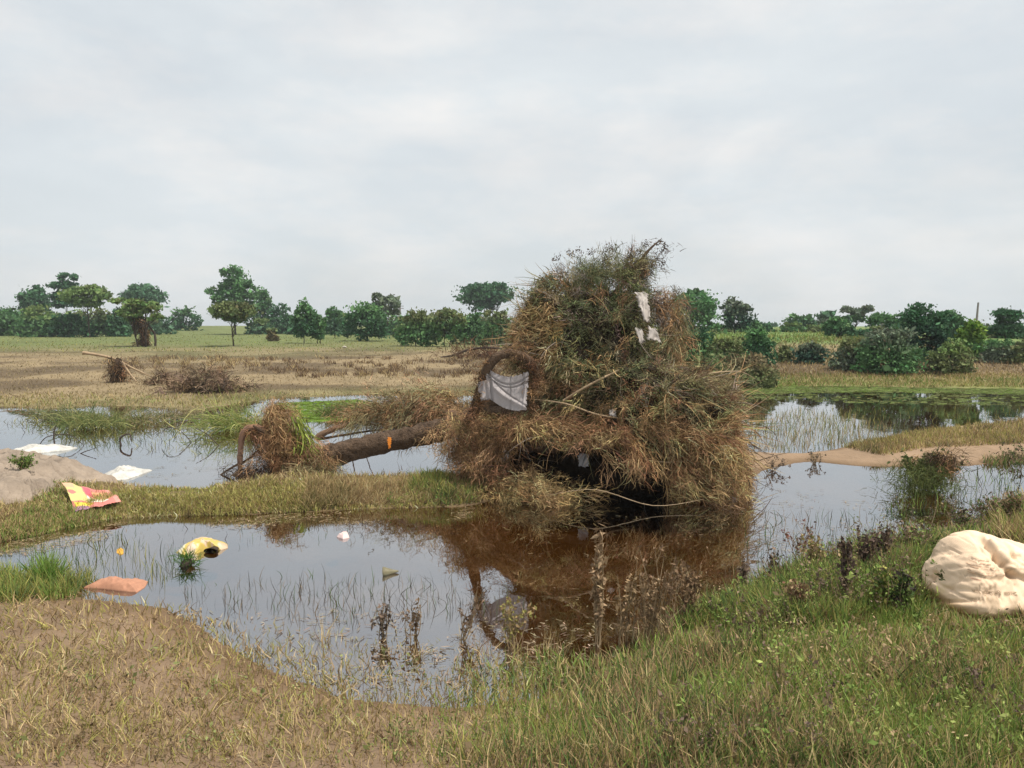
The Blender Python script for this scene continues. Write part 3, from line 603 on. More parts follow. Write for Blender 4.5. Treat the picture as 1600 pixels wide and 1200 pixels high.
# feathery leaf clusters in the upper half
n = 620; P, out, z, ph, cav = surface_sprays(n, (.95, 2.68), (150, 390), None, .96)
pk = np.repeat(np.arange(n), 40); q = P[pk] + rng.normal(size=(len(pk), 3)) * np.array((.06, .05, .028)) + out[pk] * .02
cz = pick3(n, (GRN * .8, .6), (LGR, .25), (DRK, .15))
leaf_acc.add(leaves(q, rng.uniform(.012, .036, len(pk)), unit(flow(P, out, z, n)[pk] + rng.normal(size=(len(pk), 3)) * .6), .4), np.clip(jit(cz, n, .2)[pk] * (1 + rng.normal(0, .25, (len(pk), 1))), .01, .5))
# left golden edge
n = 150; z = rng.uniform(1.45, 2.25, n); ph = np.radians(rng.uniform(140, 250, n)); P, _ = hull(z, ph, .97); out = np.stack([np.cos(ph), np.sin(ph), ph * 0], -1)
spray(straw_acc, P, unit(out * .4 + np.array((-.45, 0, -.2)) + rng.normal(size=(n, 3)) * .5), rng.uniform(.10, .24, n), 40, pick3(n, (GLD, .6), (BRN, .4)), .007, .6, .1, .03)
# top sprigs
n = 90; P = np.column_stack([rng.uniform(.75, 1.8, n), DC + rng.normal(0, .22, n), np.zeros(n)]); P[:, 2] = np.interp(P[:, 0], [.75, 1.0, 1.4, 1.8], [2.45, 2.72, 2.72, 2.78]) + rng.normal(0, .05, n)
spray(straw_acc, P, unit(np.array((.35, 0, .15)) + rng.normal(size=(n, 3)) * .5), rng.uniform(.12, .26, n), 40, pick3(n, (GRN, .4), (OLV, .3), (DRK, .3)), .0065, .6, .12, .03)
n = 14; P = np.array(at_y(985, 418, DC)) + rng.normal(size=(n, 3)) * np.array((.10, .08, .06))
spray(straw_acc, P, unit(np.array((.6, 0, .75)) + rng.normal(size=(n, 3)) * .16), rng.uniform(.30, .46, n), 46, GRY * .55, .0065, .8, .2, .02, (.04, .12), holl=False)
tp = np.array([at_y(a, b, DC) for a, b in ((1030, 378), (1036, 392), (1026, 400), (1038, 385), (1012, 380), (1020, 415), (1034, 412), (1000, 392), (890, 396), (905, 392), (925, 394), (955, 388), (870, 404))])
pk = rng.integers(0, len(tp), 520); leaf_acc.add(leaves(tp[pk] + rng.normal(size=(520, 3)) * .03, rng.uniform(.015, .045, 520)), jit(DRK * 1.2, 520))
# right top tuft
n = 60; P = np.array(at_y(1028, 478, DC)) + rng.normal(size=(n, 3)) * np.array((.12, .16, .10))
spray(straw_acc, P, unit(np.array((.5, -.1, .1)) + rng.normal(size=(n, 3)) * .6), rng.uniform(.10, .22, n), 36, pick3(n, (BRN * .9, .5), (GRY * .7, .5)), .0065, .7, .35, .03, holl=False)
n = 60; P = np.array(at_y(1050, 515, DC)) + rng.normal(size=(n, 3)) * np.array((.06, .15, .22))
spray(straw_acc, P, unit(np.array((.1, -.1, -.9)) + rng.normal(size=(n, 3)) * .4), rng.uniform(.2, .45, n), 36, pick3(n, (OLV, .6), (BRN, .4)), .006, .45, .1, .03, holl=False)
# middle belt and lower belt
n = 420; P, out, z, ph, cav = surface_sprays(n, (-.05, 1.5), (140, 400), None, .86); f = hollow(P); P = P[f]; out = out[f]; z = z[f]; n = len(P)
spray(straw_acc, P, flow(P, out, z, n, .8, .3, .3), rng.uniform(.2, .4, n), 26, pick3(n, (DRK, .6), (RED * .7, .4)), .0065, .7, .10, .035)
n = 330; bundles(n, (.68, 1.55), (160, 382), .95, (.3, .7), 84, pick3(n, (OLV, .34), (BRN, .28), (LGR, .18), (GLD, .12), (RED, .08)), .05, .95, filt=hollow)
n = 430; bundles(n, (-.02, .98), (140, 400), .94, (.3, .65), 92, pick3(n, (BRN, .44), (RED, .22), (GLD, .24), (DRK, .10)), .42, .95, .12, .0062, .02, .40, (.04, .15), .07, filt=hollow)
# dark wet straws inside the hollow
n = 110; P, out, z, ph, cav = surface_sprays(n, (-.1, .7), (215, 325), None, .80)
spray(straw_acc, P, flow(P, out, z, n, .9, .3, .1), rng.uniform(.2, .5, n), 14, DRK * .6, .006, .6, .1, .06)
# overhang lip above the hollow and hanging swags
n = 95; x = rng.uniform(.05, 2.1, n); P = np.column_stack([x, DC - 1.20 + .12 * np.abs(x - 1.1) + rng.normal(0, .08, n), .80 + rng.normal(0, .05, n) - .04 * (x - 1.0) + .07 * np.sin(x * 5)])
spray(straw_acc, P, unit(np.column_stack([np.full(n, .75), np.full(n, -.3), np.full(n, .1)]) + rng.normal(size=(n, 3)) * .4), rng.uniform(.12, .32, n), 48, pick3(n, (BRN, .6), (GLD, .25), (RED, .15)), .0065, .45, .14, .03)
n = 150; x = rng.uniform(1.75, 2.6, n); P = np.column_stack([x, DC - 1.12 + rng.uniform(-.1, .4, n), rng.uniform(.05, .85, n)])
spray(straw_acc, P, unit(np.column_stack([np.full(n, .5), np.full(n, -.3), np.full(n, -.4)]) + rng.normal(size=(n, 3)) * .35), rng.uniform(.18, .4, n), 52, pick3(n, (GLD, .45), (BRN, .4), (RED, .15)), .0065, .42, .1, .035, (.06, .24))
n = 14; P = np.array(at_y(985, 705, 8.45)) + rng.normal(size=(n, 3)) * np.array((.14, .06, .05))
spray(straw_acc, P, unit(np.array((.25, -.2, -.8)) + rng.normal(size=(n, 3)) * .3), rng.uniform(.2, .34, n), 50, BRN * 1.15, .006, .4, .05, .03, holl=False)
# long crooked bare twigs lying across the whole surface
n = 420; P, out, z, ph, cav = surface_sprays(n, (.1, 2.5), (170, 370), None, 1.0)
d = flow(P, out, z, n, .9, .05, .25); kk = ~((P[:, 0] < .3) & (P[:, 2] > .9) & (P[:, 2] < 1.65)); P = P[kk]; d = d[kk]; n = len(P)
straw_acc.add(ribbons(P, d, rng.uniform(.2, .6, n), rng.uniform(.006, .013, n), 7, .05, .15), np.clip(pick3(n, (GLD * 1.05, .35), (GRY, .35), (DRK, .3)), .01, .55))
# tan tongue at the lower left of the mass
for (a, b, dd, n, dr, cl0) in ((735, 690, 9.3, 60, (.2, -.35, -.7), BRN), (760, 735, 9.0, 60, (.35, -.3, -.6), BRN), (800, 772, 8.8, 50, (.7, -.3, -.2), GLD), (858, 786, 8.6, 40, (.8, -.2, -.05), GLD * .9), (728, 652, 9.9, 26, (-.3, -.3, -.2), BRN), (775, 665, 9.0, 50, (.5, -.4, -.3), BRN), (750, 665, 9.2, 40, (0, -.4, -.5), GLD * .9)):
    P = np.array(at_y(a, b, dd)) + rng.normal(size=(n, 3)) * np.array((.17, .13, .09)); P[:, 2] = np.maximum(P[:, 2], .06)
    spray(straw_acc, P, unit(np.array(dr) + rng.normal(size=(n, 3)) * .5), rng.uniform(.12, .32, n), 56, cl0, .0065, .5, .08, .035, (.04, .16), holl=False)
# arch over the sheet
n = 90; t = rng.random(n); arc = smooth_path(px3([(744, 640, 8.75), (750, 605, 8.7), (762, 568, 8.65), (785, 550, 8.6), (815, 552, 8.6), (834, 590, 8.65), (832, 640, 8.7)]), 50); P = arc[(t * 49).astype(int)] + rng.normal(size=(n, 3)) * .022
spray(straw_acc, P, unit(np.array((.1, -.1, .1)) + rng.normal(size=(n, 3)) * .6), rng.uniform(.06, .16, n), 34, pick3(n, (RED, .5), (BRN, .3), (DRK, .2)), .006, .5, .1, .018, (.03, .12), clear=False)
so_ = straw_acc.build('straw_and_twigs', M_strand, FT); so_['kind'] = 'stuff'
lo_ = leaf_acc.build('feathery_leaves', M_leaf, FT); lo_['kind'] = 'stuff'
# root clump straw
ra = Acc()
def clump(acc, px, py, dd, n, sx, sy, sz, dr, cl0, L_=(.10, .28), per=64, spread=.5, jd=.4, w_=.006, zmin=.02, fan=.04, droop=.1):
    P = np.array(at_y(px, py, dd)) + rng.normal(size=(n, 3)) * np.array((sx, sy, sz)); P[:, 2] = np.maximum(P[:, 2], zmin)
    spray(acc, P, unit(np.array(dr, float) + rng.normal(size=(n, 3)) * jd), rng.uniform(*L_, n), per, cl0, w_, spread, droop, fan)
clump(ra, 430, 645, 10.45, 30, .06, .08, .07, (.45, -.2, -.7), BRN)
clump(ra, 440, 675, 10.4, 60, .12, .1, .1, (.4, -.2, -.75), BRN)
clump(ra, 460, 705, 10.35, 70, .16, .12, .1, (.3, -.3, -.6), BRN)
clump(ra, 430, 705, 10.4, 50, .12, .12, .12, (.1, -.3, -.7), RED)
clump(ra, 425, 640, 10.45, 24, .03, .05, .05, (.5, -.1, -.5), GLD * .8, (.2, .45))
clump(ra, 480, 735, 10.2, 50, .2, .12, .05, (.5, -.4, -.2), OLV)
clump(ra, 492, 720, 10.15, 14, .18, .1, .04, (.6, -.4, -.4), BRN)
clump(ra, 384, 740, 10.2, 24, .1, .08, .06, (.2, -.3, -.4), DRK, (.1, .22))
clump(ra, 400, 672, 10.35, 20, .12, .05, .03, (.3, -.2, -.6), RED, (.1, .2))
# palm-green strips in the root clump
clump(ra, 462, 655, 10.2, 12, .03, .03, .04, (.40, -.1, -.80), (.20, .24, .05), (.4, .6), 20, .12, .12, .012)
r1 = ra.build('root_straw', M_strand, FT); r1['kind'] = 'stuff'
# straw drape on the side branch
sa = Acc()
for (a, b, n, sx, sz) in ((660, 628, 70, .28, .08), (620, 645, 60, .3, .05), (690, 640, 50, .2, .06), (655, 655, 50, .4, .06), (585, 648, 30, .2, .04), (725, 640, 30, .15, .06)):
    clump(sa, a, b, 11.2, n, sx, .18, sz, (-.5, -.3, -.15), np.where(rng.random((n, 1)) < .6, BRN * .9, OLV), (.2, .4), 62, .42, .45, .007, .05, .05)
r2 = sa.build('draped_straw', M_strand, FT); r2['kind'] = 'stuff'

# ------------------------------------------------------------------ cloth and plastic
def sheet(name, corners, mat, label, cat, nu=28, nv=22, wrinkle=.02, sag=(0, 0, 0), thick=.003, parent=None, grp=None, seed=0, edge=0.0, fn=None, wf=17):
    """four 3-D corners (tl, tr, br, bl) -> wrinkled cloth with thickness"""
    c = [np.array(q, float) for q in corners]; u, v = np.meshgrid(np.linspace(0, 1, nu), np.linspace(0, 1, nv), indexing='ij'); U_ = u[..., None]; V_ = v[..., None]
    P = (c[0] * (1 - U_) + c[1] * U_) * (1 - V_) + (c[3] * (1 - U_) + c[2] * U_) * V_
    nrm = unit(np.cross(c[1] - c[0], c[3] - c[0])); 
    wz = (fbm(u * 3 + v * 1.5, v * 1.2, 1.0, 60 + seed, 2) - .5) * 2 + .5 * np.sin(u * wf + v * wf * .5 + 3 * fbm(u, v, .3, seed)) 
    P = P + nrm * (wz * wrinkle)[..., None] + np.array(sag) * (np.sin(np.pi * u) * (1 - v * .3))[..., None]
    if edge:
        e = (rng.random((nu, nv)) - .5)[..., None] * edge; bd = ((u < .01) | (u > .99) | (v < .01) | (v > .99))[..., None]; P = P + bd * e * unit(c[1] - c[0]) + bd * e * unit(c[3] - c[0]) * .7
    if fn is not None: P = fn(P, u, v)
    P = P.reshape(-1, 3); i = np.arange(nu - 1)[:, None]; j = np.arange(nv - 1)[None]
    Fq = np.stack(np.broadcast_arrays(i * nv + j, i * nv + j + 1, (i + 1) * nv + j + 1, (i + 1) * nv + j), -1).reshape(-1, 4)
    org = P.mean(0); o = mesh_np(name, P, Fq, mat, parent, smooth=True, org=None if parent is not None else org)
    md = o.modifiers.new('solid', 'SOLIDIFY'); md.thickness = thick
    if parent is None: tag(o, label, cat, grp)
    return o
M_rag = surf('grey_woven_sack_cloth', (.40, .365, .36), .85, .10, 14, .4, 220, trans=.15, dist=.002)
def folds(P, u, v):
    P = P.copy(); g = lambda d, w_: np.exp(-(d / w_) ** 2)
    P[..., 1] += .020 * g(v - .14 - .10 * np.sin(u * 3.1), .028) + .018 * g(v - .27 - .06 * np.sin(u * 3.1), .025) + .022 * g(v - .30 - .75 * (u - .2), .03) * (u > .2) + .014 * g(u - .58, .015) - .025 * g(v - .50 - .5 * (u - .2), .09) * (u > .15) + .03 * g(u - .10, .03) - .02 * g(u - .93, .03)
    return P
sheet('torn_sheet', px3([(757, 573, 8.62), (826, 580, 8.58), (822, 640, 8.55), (764, 622, 8.6)]), M_rag, 'grey white cloth sheet stretched under an arch of twigs at the left of the mound', 'cloth', 70, 56, .022, (0, -.02, -.085), edge=.02, seed=2, wf=7, fn=folds)
sheet('sheet_tail', px3([(745, 600, 8.66), (766, 590, 8.61), (775, 624, 8.58), (752, 624, 8.62)]), M_rag, 'bunched pale tail of cloth at the left end of the stretched sheet', 'cloth', 14, 14, .02, seed=9, edge=.03)
M_white = surf('dirty_white_plastic', (.50, .45, .41), .5, .18, 9, .25, 60, trans=.2, dist=.003)
M_bright = surf('bright_white_plastic', (.54, .52, .47), .55, .45, 7, .25, 40, trans=.1, dist=.003)
sheet('plastic_rag', px3([(993, 455, 8.95), (1012, 458, 8.95), (1016, 503, 8.8), (1005, 502, 8.8)]), M_white, 'long pale plastic rag hanging near the top right of the mound', 'rag', 14, 28, .035, seed=4, edge=.035, wf=5)
sheet('plastic_rag', px3([(1014, 510, 8.8), (1025, 515, 8.8), (1032, 533, 8.75), (1011, 531, 8.75)]), M_white, 'short torn plastic rag below the long hanging one', 'rag', 14, 14, .03, seed=5, edge=.06, wf=5)
sheet('plastic_rag', px3([(996, 512, 8.8), (1006, 516, 8.8), (1008, 534, 8.75), (998, 534, 8.75)]), M_white, 'small grey plastic scrap left of the short torn rag', 'rag', 10, 10, .03, seed=6, edge=.05, wf=5)
sheet('plastic_bag', px3([(905, 708, 8.95), (921, 710, 8.9), (919, 730, 8.85), (903, 728, 8.9)]), surf('grey_plastic', (.30, .30, .31), .5, .2, 20, .3, 60), 'grey plastic bag caught deep in the dark hollow', 'bag', 12, 12, .025, seed=7, edge=.03)
sheet('plastic_scrap', px3([(952, 640, 8.65), (962, 640, 8.65), (962, 650, 8.6), (953, 650, 8.6)]), M_white, 'tiny pale plastic scrap in the middle of the mound', 'scrap', 8, 8, .01, seed=8, edge=.02)
sheet('plastic_scrap', px3([(1134, 660, 9.3), (1143, 658, 9.3), (1144, 668, 9.3), (1135, 670, 9.3)]), surf('yellowish_plastic', (.55, .52, .32), .5, .2), 'pale yellow plastic scrap on the right flank of the mound', 'scrap', 8, 8, .01, seed=10, edge=.02)
for (a_, b_, w_, h_, lab_, sd_) in ((1092, 790, 10, 9, 'torn white plastic shred caught at the waterline below the right side of the mound', 31), (1140, 778, 12, 16, 'largest pale plastic shred hanging at the lower right corner of the mound', 32), (1158, 790, 8, 14, 'narrow pale plastic shred at the outermost right foot of the mound', 33)):
    sheet('plastic_shred', px3([(a_, b_, 8.75), (a_ + w_, b_ - 2, 8.75), (a_ + w_ * .8, b_ + h_, 8.7), (a_ + 2, b_ + h_ * .7, 8.7)]), M_white, lab_, 'plastic shred', 10, 10, .04, seed=sd_, edge=.09, grp='plastic shreds at the foot of the mound', wf=6)
M_or = surf('orange_cloth', (.72, .25, .035), .7, .15, 20, .3, 80, trans=.2)
sheet('cloth_strip', px3([(605, 683, 10.11), (612, 684, 10.10), (610, 700, 10.06), (607, 701, 10.06)]), M_or, 'bright orange cloth strip tied on the fallen trunk', 'cloth', 8, 14, .01, seed=11, edge=.02)

# print colours on the packet: flat print from object-space bands
def packet_mat():
    m, nt = newmat('printed_packet'); L = nt.links.new
    tc = N(nt, 'ShaderNodeAttribute'); tc.attribute_name = 'Col'
    n2 = N(nt, 'ShaderNodeTexNoise', i_Scale=30.0, i_Detail=3.0); bp = N(nt, 'ShaderNodeBump', i_Strength=.2, i_Distance=.004)
    b = N(nt, 'ShaderNodeBsdfPrincipled', i_Roughness=.45); L(tc.outputs['Color'], b.inputs['Base Color']); L(n2.outputs['Fac'], bp.inputs['Height']); L(bp.outputs[0], b.inputs['Normal'])
    finish(nt, b.outputs[0]); return m
M_pack = packet_mat()
def setcol(o, c):
    at = o.data.color_attributes.new('Col', 'FLOAT_COLOR', 'POINT'); c4 = np.ones((len(c), 4), np.float32); c4[:, :3] = c; at.data.foreach_set('color', c4.ravel())

# ------------------------------------------------------------------ mud boulders at the left
def boulder(px_outline, D, depth, label, seed, lift=.0):
    """px_outline: crest pixels (x,y) left to right at distance D"""
    cr = np.array([at_y(a, b, D) for a, b in px_outline]); nu, nv = 200, 110
    s = np.linspace(0, 1, nu); xs = np.interp(s, np.linspace(0, 1, len(cr)), cr[:, 0]); zs = np.interp(xs, cr[:, 0], cr[:, 2])
    a = np.linspace(0, np.pi, nv); X = np.repeat(xs[:, None], nv, 1); Z = zs[:, None] * np.sin(a)[None] ** .75; 
    dep = depth * np.sqrt(np.clip(zs / zs.max(), .05, 1))
    Y = D - np.cos(a)[None] * dep[:, None]
    Pn = np.stack([X, Y, Z], -1); f = fbm(X * 1 + Y * .35, Y * 2.2 - Z * 3, .30, seed) - .5; g_ = np.sin((Y * 2.2 - X * .7 + Z * 2) * 9 + 6 * fbm(X, Y, .6, seed + 3))
    crk = np.abs(fbm(X * .8 + Y * .9, Y * 2.6 - Z * 2, .42, seed + 9) - .5) * 2; crk = -np.exp(-(crk / .10) ** 2)
    Pn[..., 2] += (f * .20 + g_ * .012 + crk * .07 + (fbm(X, Y * 2, .07, seed + 5) - .5) * .03) * np.clip(Z / .1, 0, 1); Pn[..., 1] += f * .14 + crk * .04
    Pn[..., 2] -= .04
    i = np.arange(nu - 1)[:, None]; j = np.arange(nv - 1)[None]
    Fq = np.stack(np.broadcast_arrays(i * nv + j, (i + 1) * nv + j, (i + 1) * nv + j + 1, i * nv + j + 1), -1).reshape(-1, 4)
    V = Pn.reshape(-1, 3); o = mesh_np('boulder', V, Fq, M_rock, smooth=True, org=(V[:, 0].mean(), D, 0)); tag(o, label, 'boulder', 'boulders at the left edge')
    return o
b1 = boulder([(-330, 730), (-200, 712), (-100, 703), (0, 703), (40, 707), (80, 717), (120, 735), (160, 750), (190, 763), (215, 772)], 9.3, .75, 'long mud-caked boulder sloping down to the water at the left edge', 71)
b2 = boulder([(-260, 760), (-120, 742), (-30, 738), (0, 739), (45, 745), (70, 765), (92, 790), (104, 806)], 8.3, .62, 'rounded tan boulder in front of the long one at the left edge', 75)
b3 = boulder([(-200, 812), (-60, 806), (0, 808), (30, 812), (46, 820)], 7.4, .22, 'low flat tan stone at the foot of the rounded boulder', 79)

# ------------------------------------------------------------------ litter in and by the water
def float_poly(name, pts, mat, label, cat, h=.04, z=.0, n=40, grp=None, seed=0, colfn=None, amp=1.0, py_tilt=0):
    """a puffed flat sack: outline in photo pixels on the water, closed body with thickness"""
    P = np.array([at_z(a, b, z + .01) for a, b in pts]); c = P.mean(0); K = 96
    idx = np.linspace(0, len(P), K, endpoint=False); Pc = np.vstack([P, P[:1]])
    ring = np.stack([np.interp(idx, np.arange(len(P) + 1), Pc[:, k]) for k in range(3)], 1)
    rad = np.concatenate([np.linspace(0.02, .96, 22), [1.0]]); V = []
    for r_ in rad:
        q = c + (ring - c) * r_; f = fbm(q[:, 0] * 3, q[:, 1] * 3, .5, 90 + seed) 
        q[:, 2] = z + (h * (1 - r_ ** 3) * (.3 + 1.3 * f * amp)) + .004 + (1 - r_ ** 4) * (np.abs(fbm(q[:, 0] * 2 + q[:, 1], q[:, 1] * 2 - q[:, 0], .16, 95 + seed, 3) - .5) * -.07 + .012) + py_tilt * (q[:, 1] - c[1]); V.append(q)
    for r_ in rad[::-1]:
        q = c + (ring - c) * r_ * .99; q[:, 2] = z - .012 - h * .3 * (1 - r_ ** 3) + py_tilt * (q[:, 1] - c[1]); V.append(q)
    V = np.vstack(V); m = len(rad) * 2; i = np.arange(m - 1)[:, None]; j = np.arange(K)[None]; j2 = (j + 1) % K
    Fq = np.stack(np.broadcast_arrays(i * K + j, i * K + j2, (i + 1) * K + j2, (i + 1) * K + j), -1).reshape(-1, 4)[:, ::-1]
    o = mesh_np(name, V, Fq, mat, smooth=True, org=c); tag(o, label, cat, grp)
    if colfn is not None: setcol(o, colfn(V - c))
    return o
float_poly('plastic_sack', [(12, 706), (30, 701), (60, 698), (95, 697), (122, 699), (105, 703), (70, 706), (50, 711), (25, 712)], M_bright, 'flat white and pale yellow sack floating behind the long boulder', 'sack', .08, grp='sacks floating by the boulders', seed=1)
float_poly('plastic_sack', [(157, 744), (175, 737), (205, 731), (238, 734), (222, 740), (200, 748), (178, 750), (163, 749)], M_bright, 'flat white sack floating at the tip of the long boulder', 'sack', .08, grp='sacks floating by the boulders', seed=2)
def ycol(v):
    c = np.tile(np.array((.50, .37, .09)), (len(v), 1)); n = fbm(v[:, 0] * 5, v[:, 1] * 5, .6, 8)
    c = np.where((n > .5)[:, None], np.array((.52, .38, .25)), c); c = np.where((v[:, 0] < -.12)[:, None] & (n < .45)[:, None], np.array((.6, .55, .38)), c); return c
ys_ = float_poly('torn_sack', [(275, 862), (285, 854), (305, 849), (330, 847), (356, 850), (356, 855), (345, 858), (325, 857), (308, 863), (285, 866)], M_pack, 'yellow printed sack floating in the pond with a dark open mouth', 'sack', .07, seed=3, colfn=ycol)
# its mouth, the shade inside the hole painted near-black
mo = at_z(331, 863, 0); K = 20; a = np.linspace(0, 2 * np.pi, K, endpoint=False)
rg = [np.column_stack([mo[0] + np.cos(a) * .058 * s, mo[1] + .0 - dy + 0 * a, .018 + np.sin(a) * .026 * s]) for s, dy in ((1.12, .02), (1.0, .03), (.85, 0.0), (.6, -.08), (.05, -.12))]
V = np.vstack(rg); i = np.arange(4)[:, None]; j = np.arange(K)[None]; Fq = np.stack(np.broadcast_arrays(i * K + j, i * K + (j + 1) % K, (i + 1) * K + (j + 1) % K, (i + 1) * K + j), -1).reshape(-1, 4)
mesh_np('sack_mouth', V - np.array(ys_.location), Fq, surf('mouth_shade', (.035, .022, .012), .6, .2), ys_, org=(0, 0, 0), smooth=True)
float_poly('folded_sack', [(130, 917), (150, 907), (175, 906), (205, 909), (232, 907), (226, 916), (214, 924), (190, 922), (160, 918)], surf('faded_red_weave', (.40, .20, .125), .8, .2, 25, .5, 200, dist=.003), 'faded red-brown sack lying folded in the shallow water', 'sack', .05, seed=4)
float_poly('plastic_scrap', [(526, 838), (536, 834), (544, 833), (546, 839), (536, 841)], surf('pink_plastic', (.62, .47, .44), .6, .1), 'tiny pink scrap floating below the trunk reflection', 'scrap', .03, seed=5)
float_poly('leaf', [(182, 858), (187, 855), (193, 857), (193, 863), (187, 865), (182, 862)], surf('orange_leaf', (.55, .30, .05), .7, .1), 'small orange leaf floating between the spit and the red sack', 'leaf', .006, seed=6)
# half-sunken cone-shaped bottle end
cn = at_z(599, 897, 0); ax = np.array((.12, .03, .0)); K = 18; a = np.linspace(0, 2 * np.pi, K, endpoint=False)
rg = []
for t_, r_ in ((0.02, .0), (0, .022), (0, .044), (.02, .046), (.35, .03), (.7, .015), (.95, .008), (1, .003)):
    c_ = cn + ax * t_ + np.array((0, 0, .014)); rg.append(np.column_stack([c_[0] + 0 * a - .1 * r_ * np.sin(a), c_[1] + np.cos(a) * r_, c_[2] + np.sin(a) * r_]))
V = np.vstack(rg); m_ = len(rg); i = np.arange(m_ - 1)[:, None]; j = np.arange(K)[None]; Fq = np.stack(np.broadcast_arrays(i * K + j, i * K + (j + 1) % K, (i + 1) * K + (j + 1) % K, (i + 1) * K + j), -1).reshape(-1, 4)
tag(mesh_np('plastic_cone', V, Fq, surf('olive_tan_plastic', (.17, .15, .09), .5, .2, 10), smooth=True, org=cn), 'small olive cone floating on its side in the middle of the pond', 'plastic cone')
# printed packet on the bank
pc = [at_y(97, 753, 8.35), at_y(170, 768, 8.45), at_y(188, 782, 8.05), at_y(118, 800, 7.75)]
def pkfn(P, u, v):
    P = P.copy(); P[..., 2] += .035 * np.sin(u * 5 + v * 3) * np.sin(np.pi * v); P[..., 1] += .02 * np.sin(u * 7); return P
pk_ = sheet('printed_packet', pc, M_pack, 'torn red, orange and yellow printed packet lying beside the boulders', 'packet', 60, 48, .012, seed=13, edge=.012, fn=pkfn, thick=.006)
u, v = [q.ravel() for q in np.meshgrid(np.linspace(0, 1, 60), np.linspace(0, 1, 48), indexing='ij')]
c = np.tile(np.array((.62, .20, .16)), (len(u), 1)); wv_ = .06 * np.sin(u * 9) + .03 * np.sin(v * 14)
def pt(mask, colr): 
    global c
    c = np.where(mask[:, None], np.array(colr), c)
pt((u < .36 + wv_) & (v < .72), (.68, .55, .20)); pt((u < .2) & (v < .25), (.72, .42, .24)); pt(((u - .08) ** 2 + (v - .42) ** 2 < .006), (.65, .18, .15))
pt((u > .55) & (v < .55 + wv_) & (v > .16), (.74, .36, .18)); pt((np.abs(u - .48) < .1) & (v < .42) & (v > .08), (.60, .10, .13))
pt((v > .48 + .2 * (u - .5)) & (v < .70 + .2 * (u - .5)) & (u > .38) & (u < .82), (.82, .76, .66))
pt((v > .74 + wv_) & (v < .88 + wv_) & (u < .45) & (u > .04), (.80, .58, .06)); pt((v > .88) & (u < .3), (.35, .16, .28)); pt((u > .9), (.70, .28, .22))
c = c * (1 - .18 * fbm(u * 6, v * 6, .5, 17)[:, None]); setcol(pk_, c)

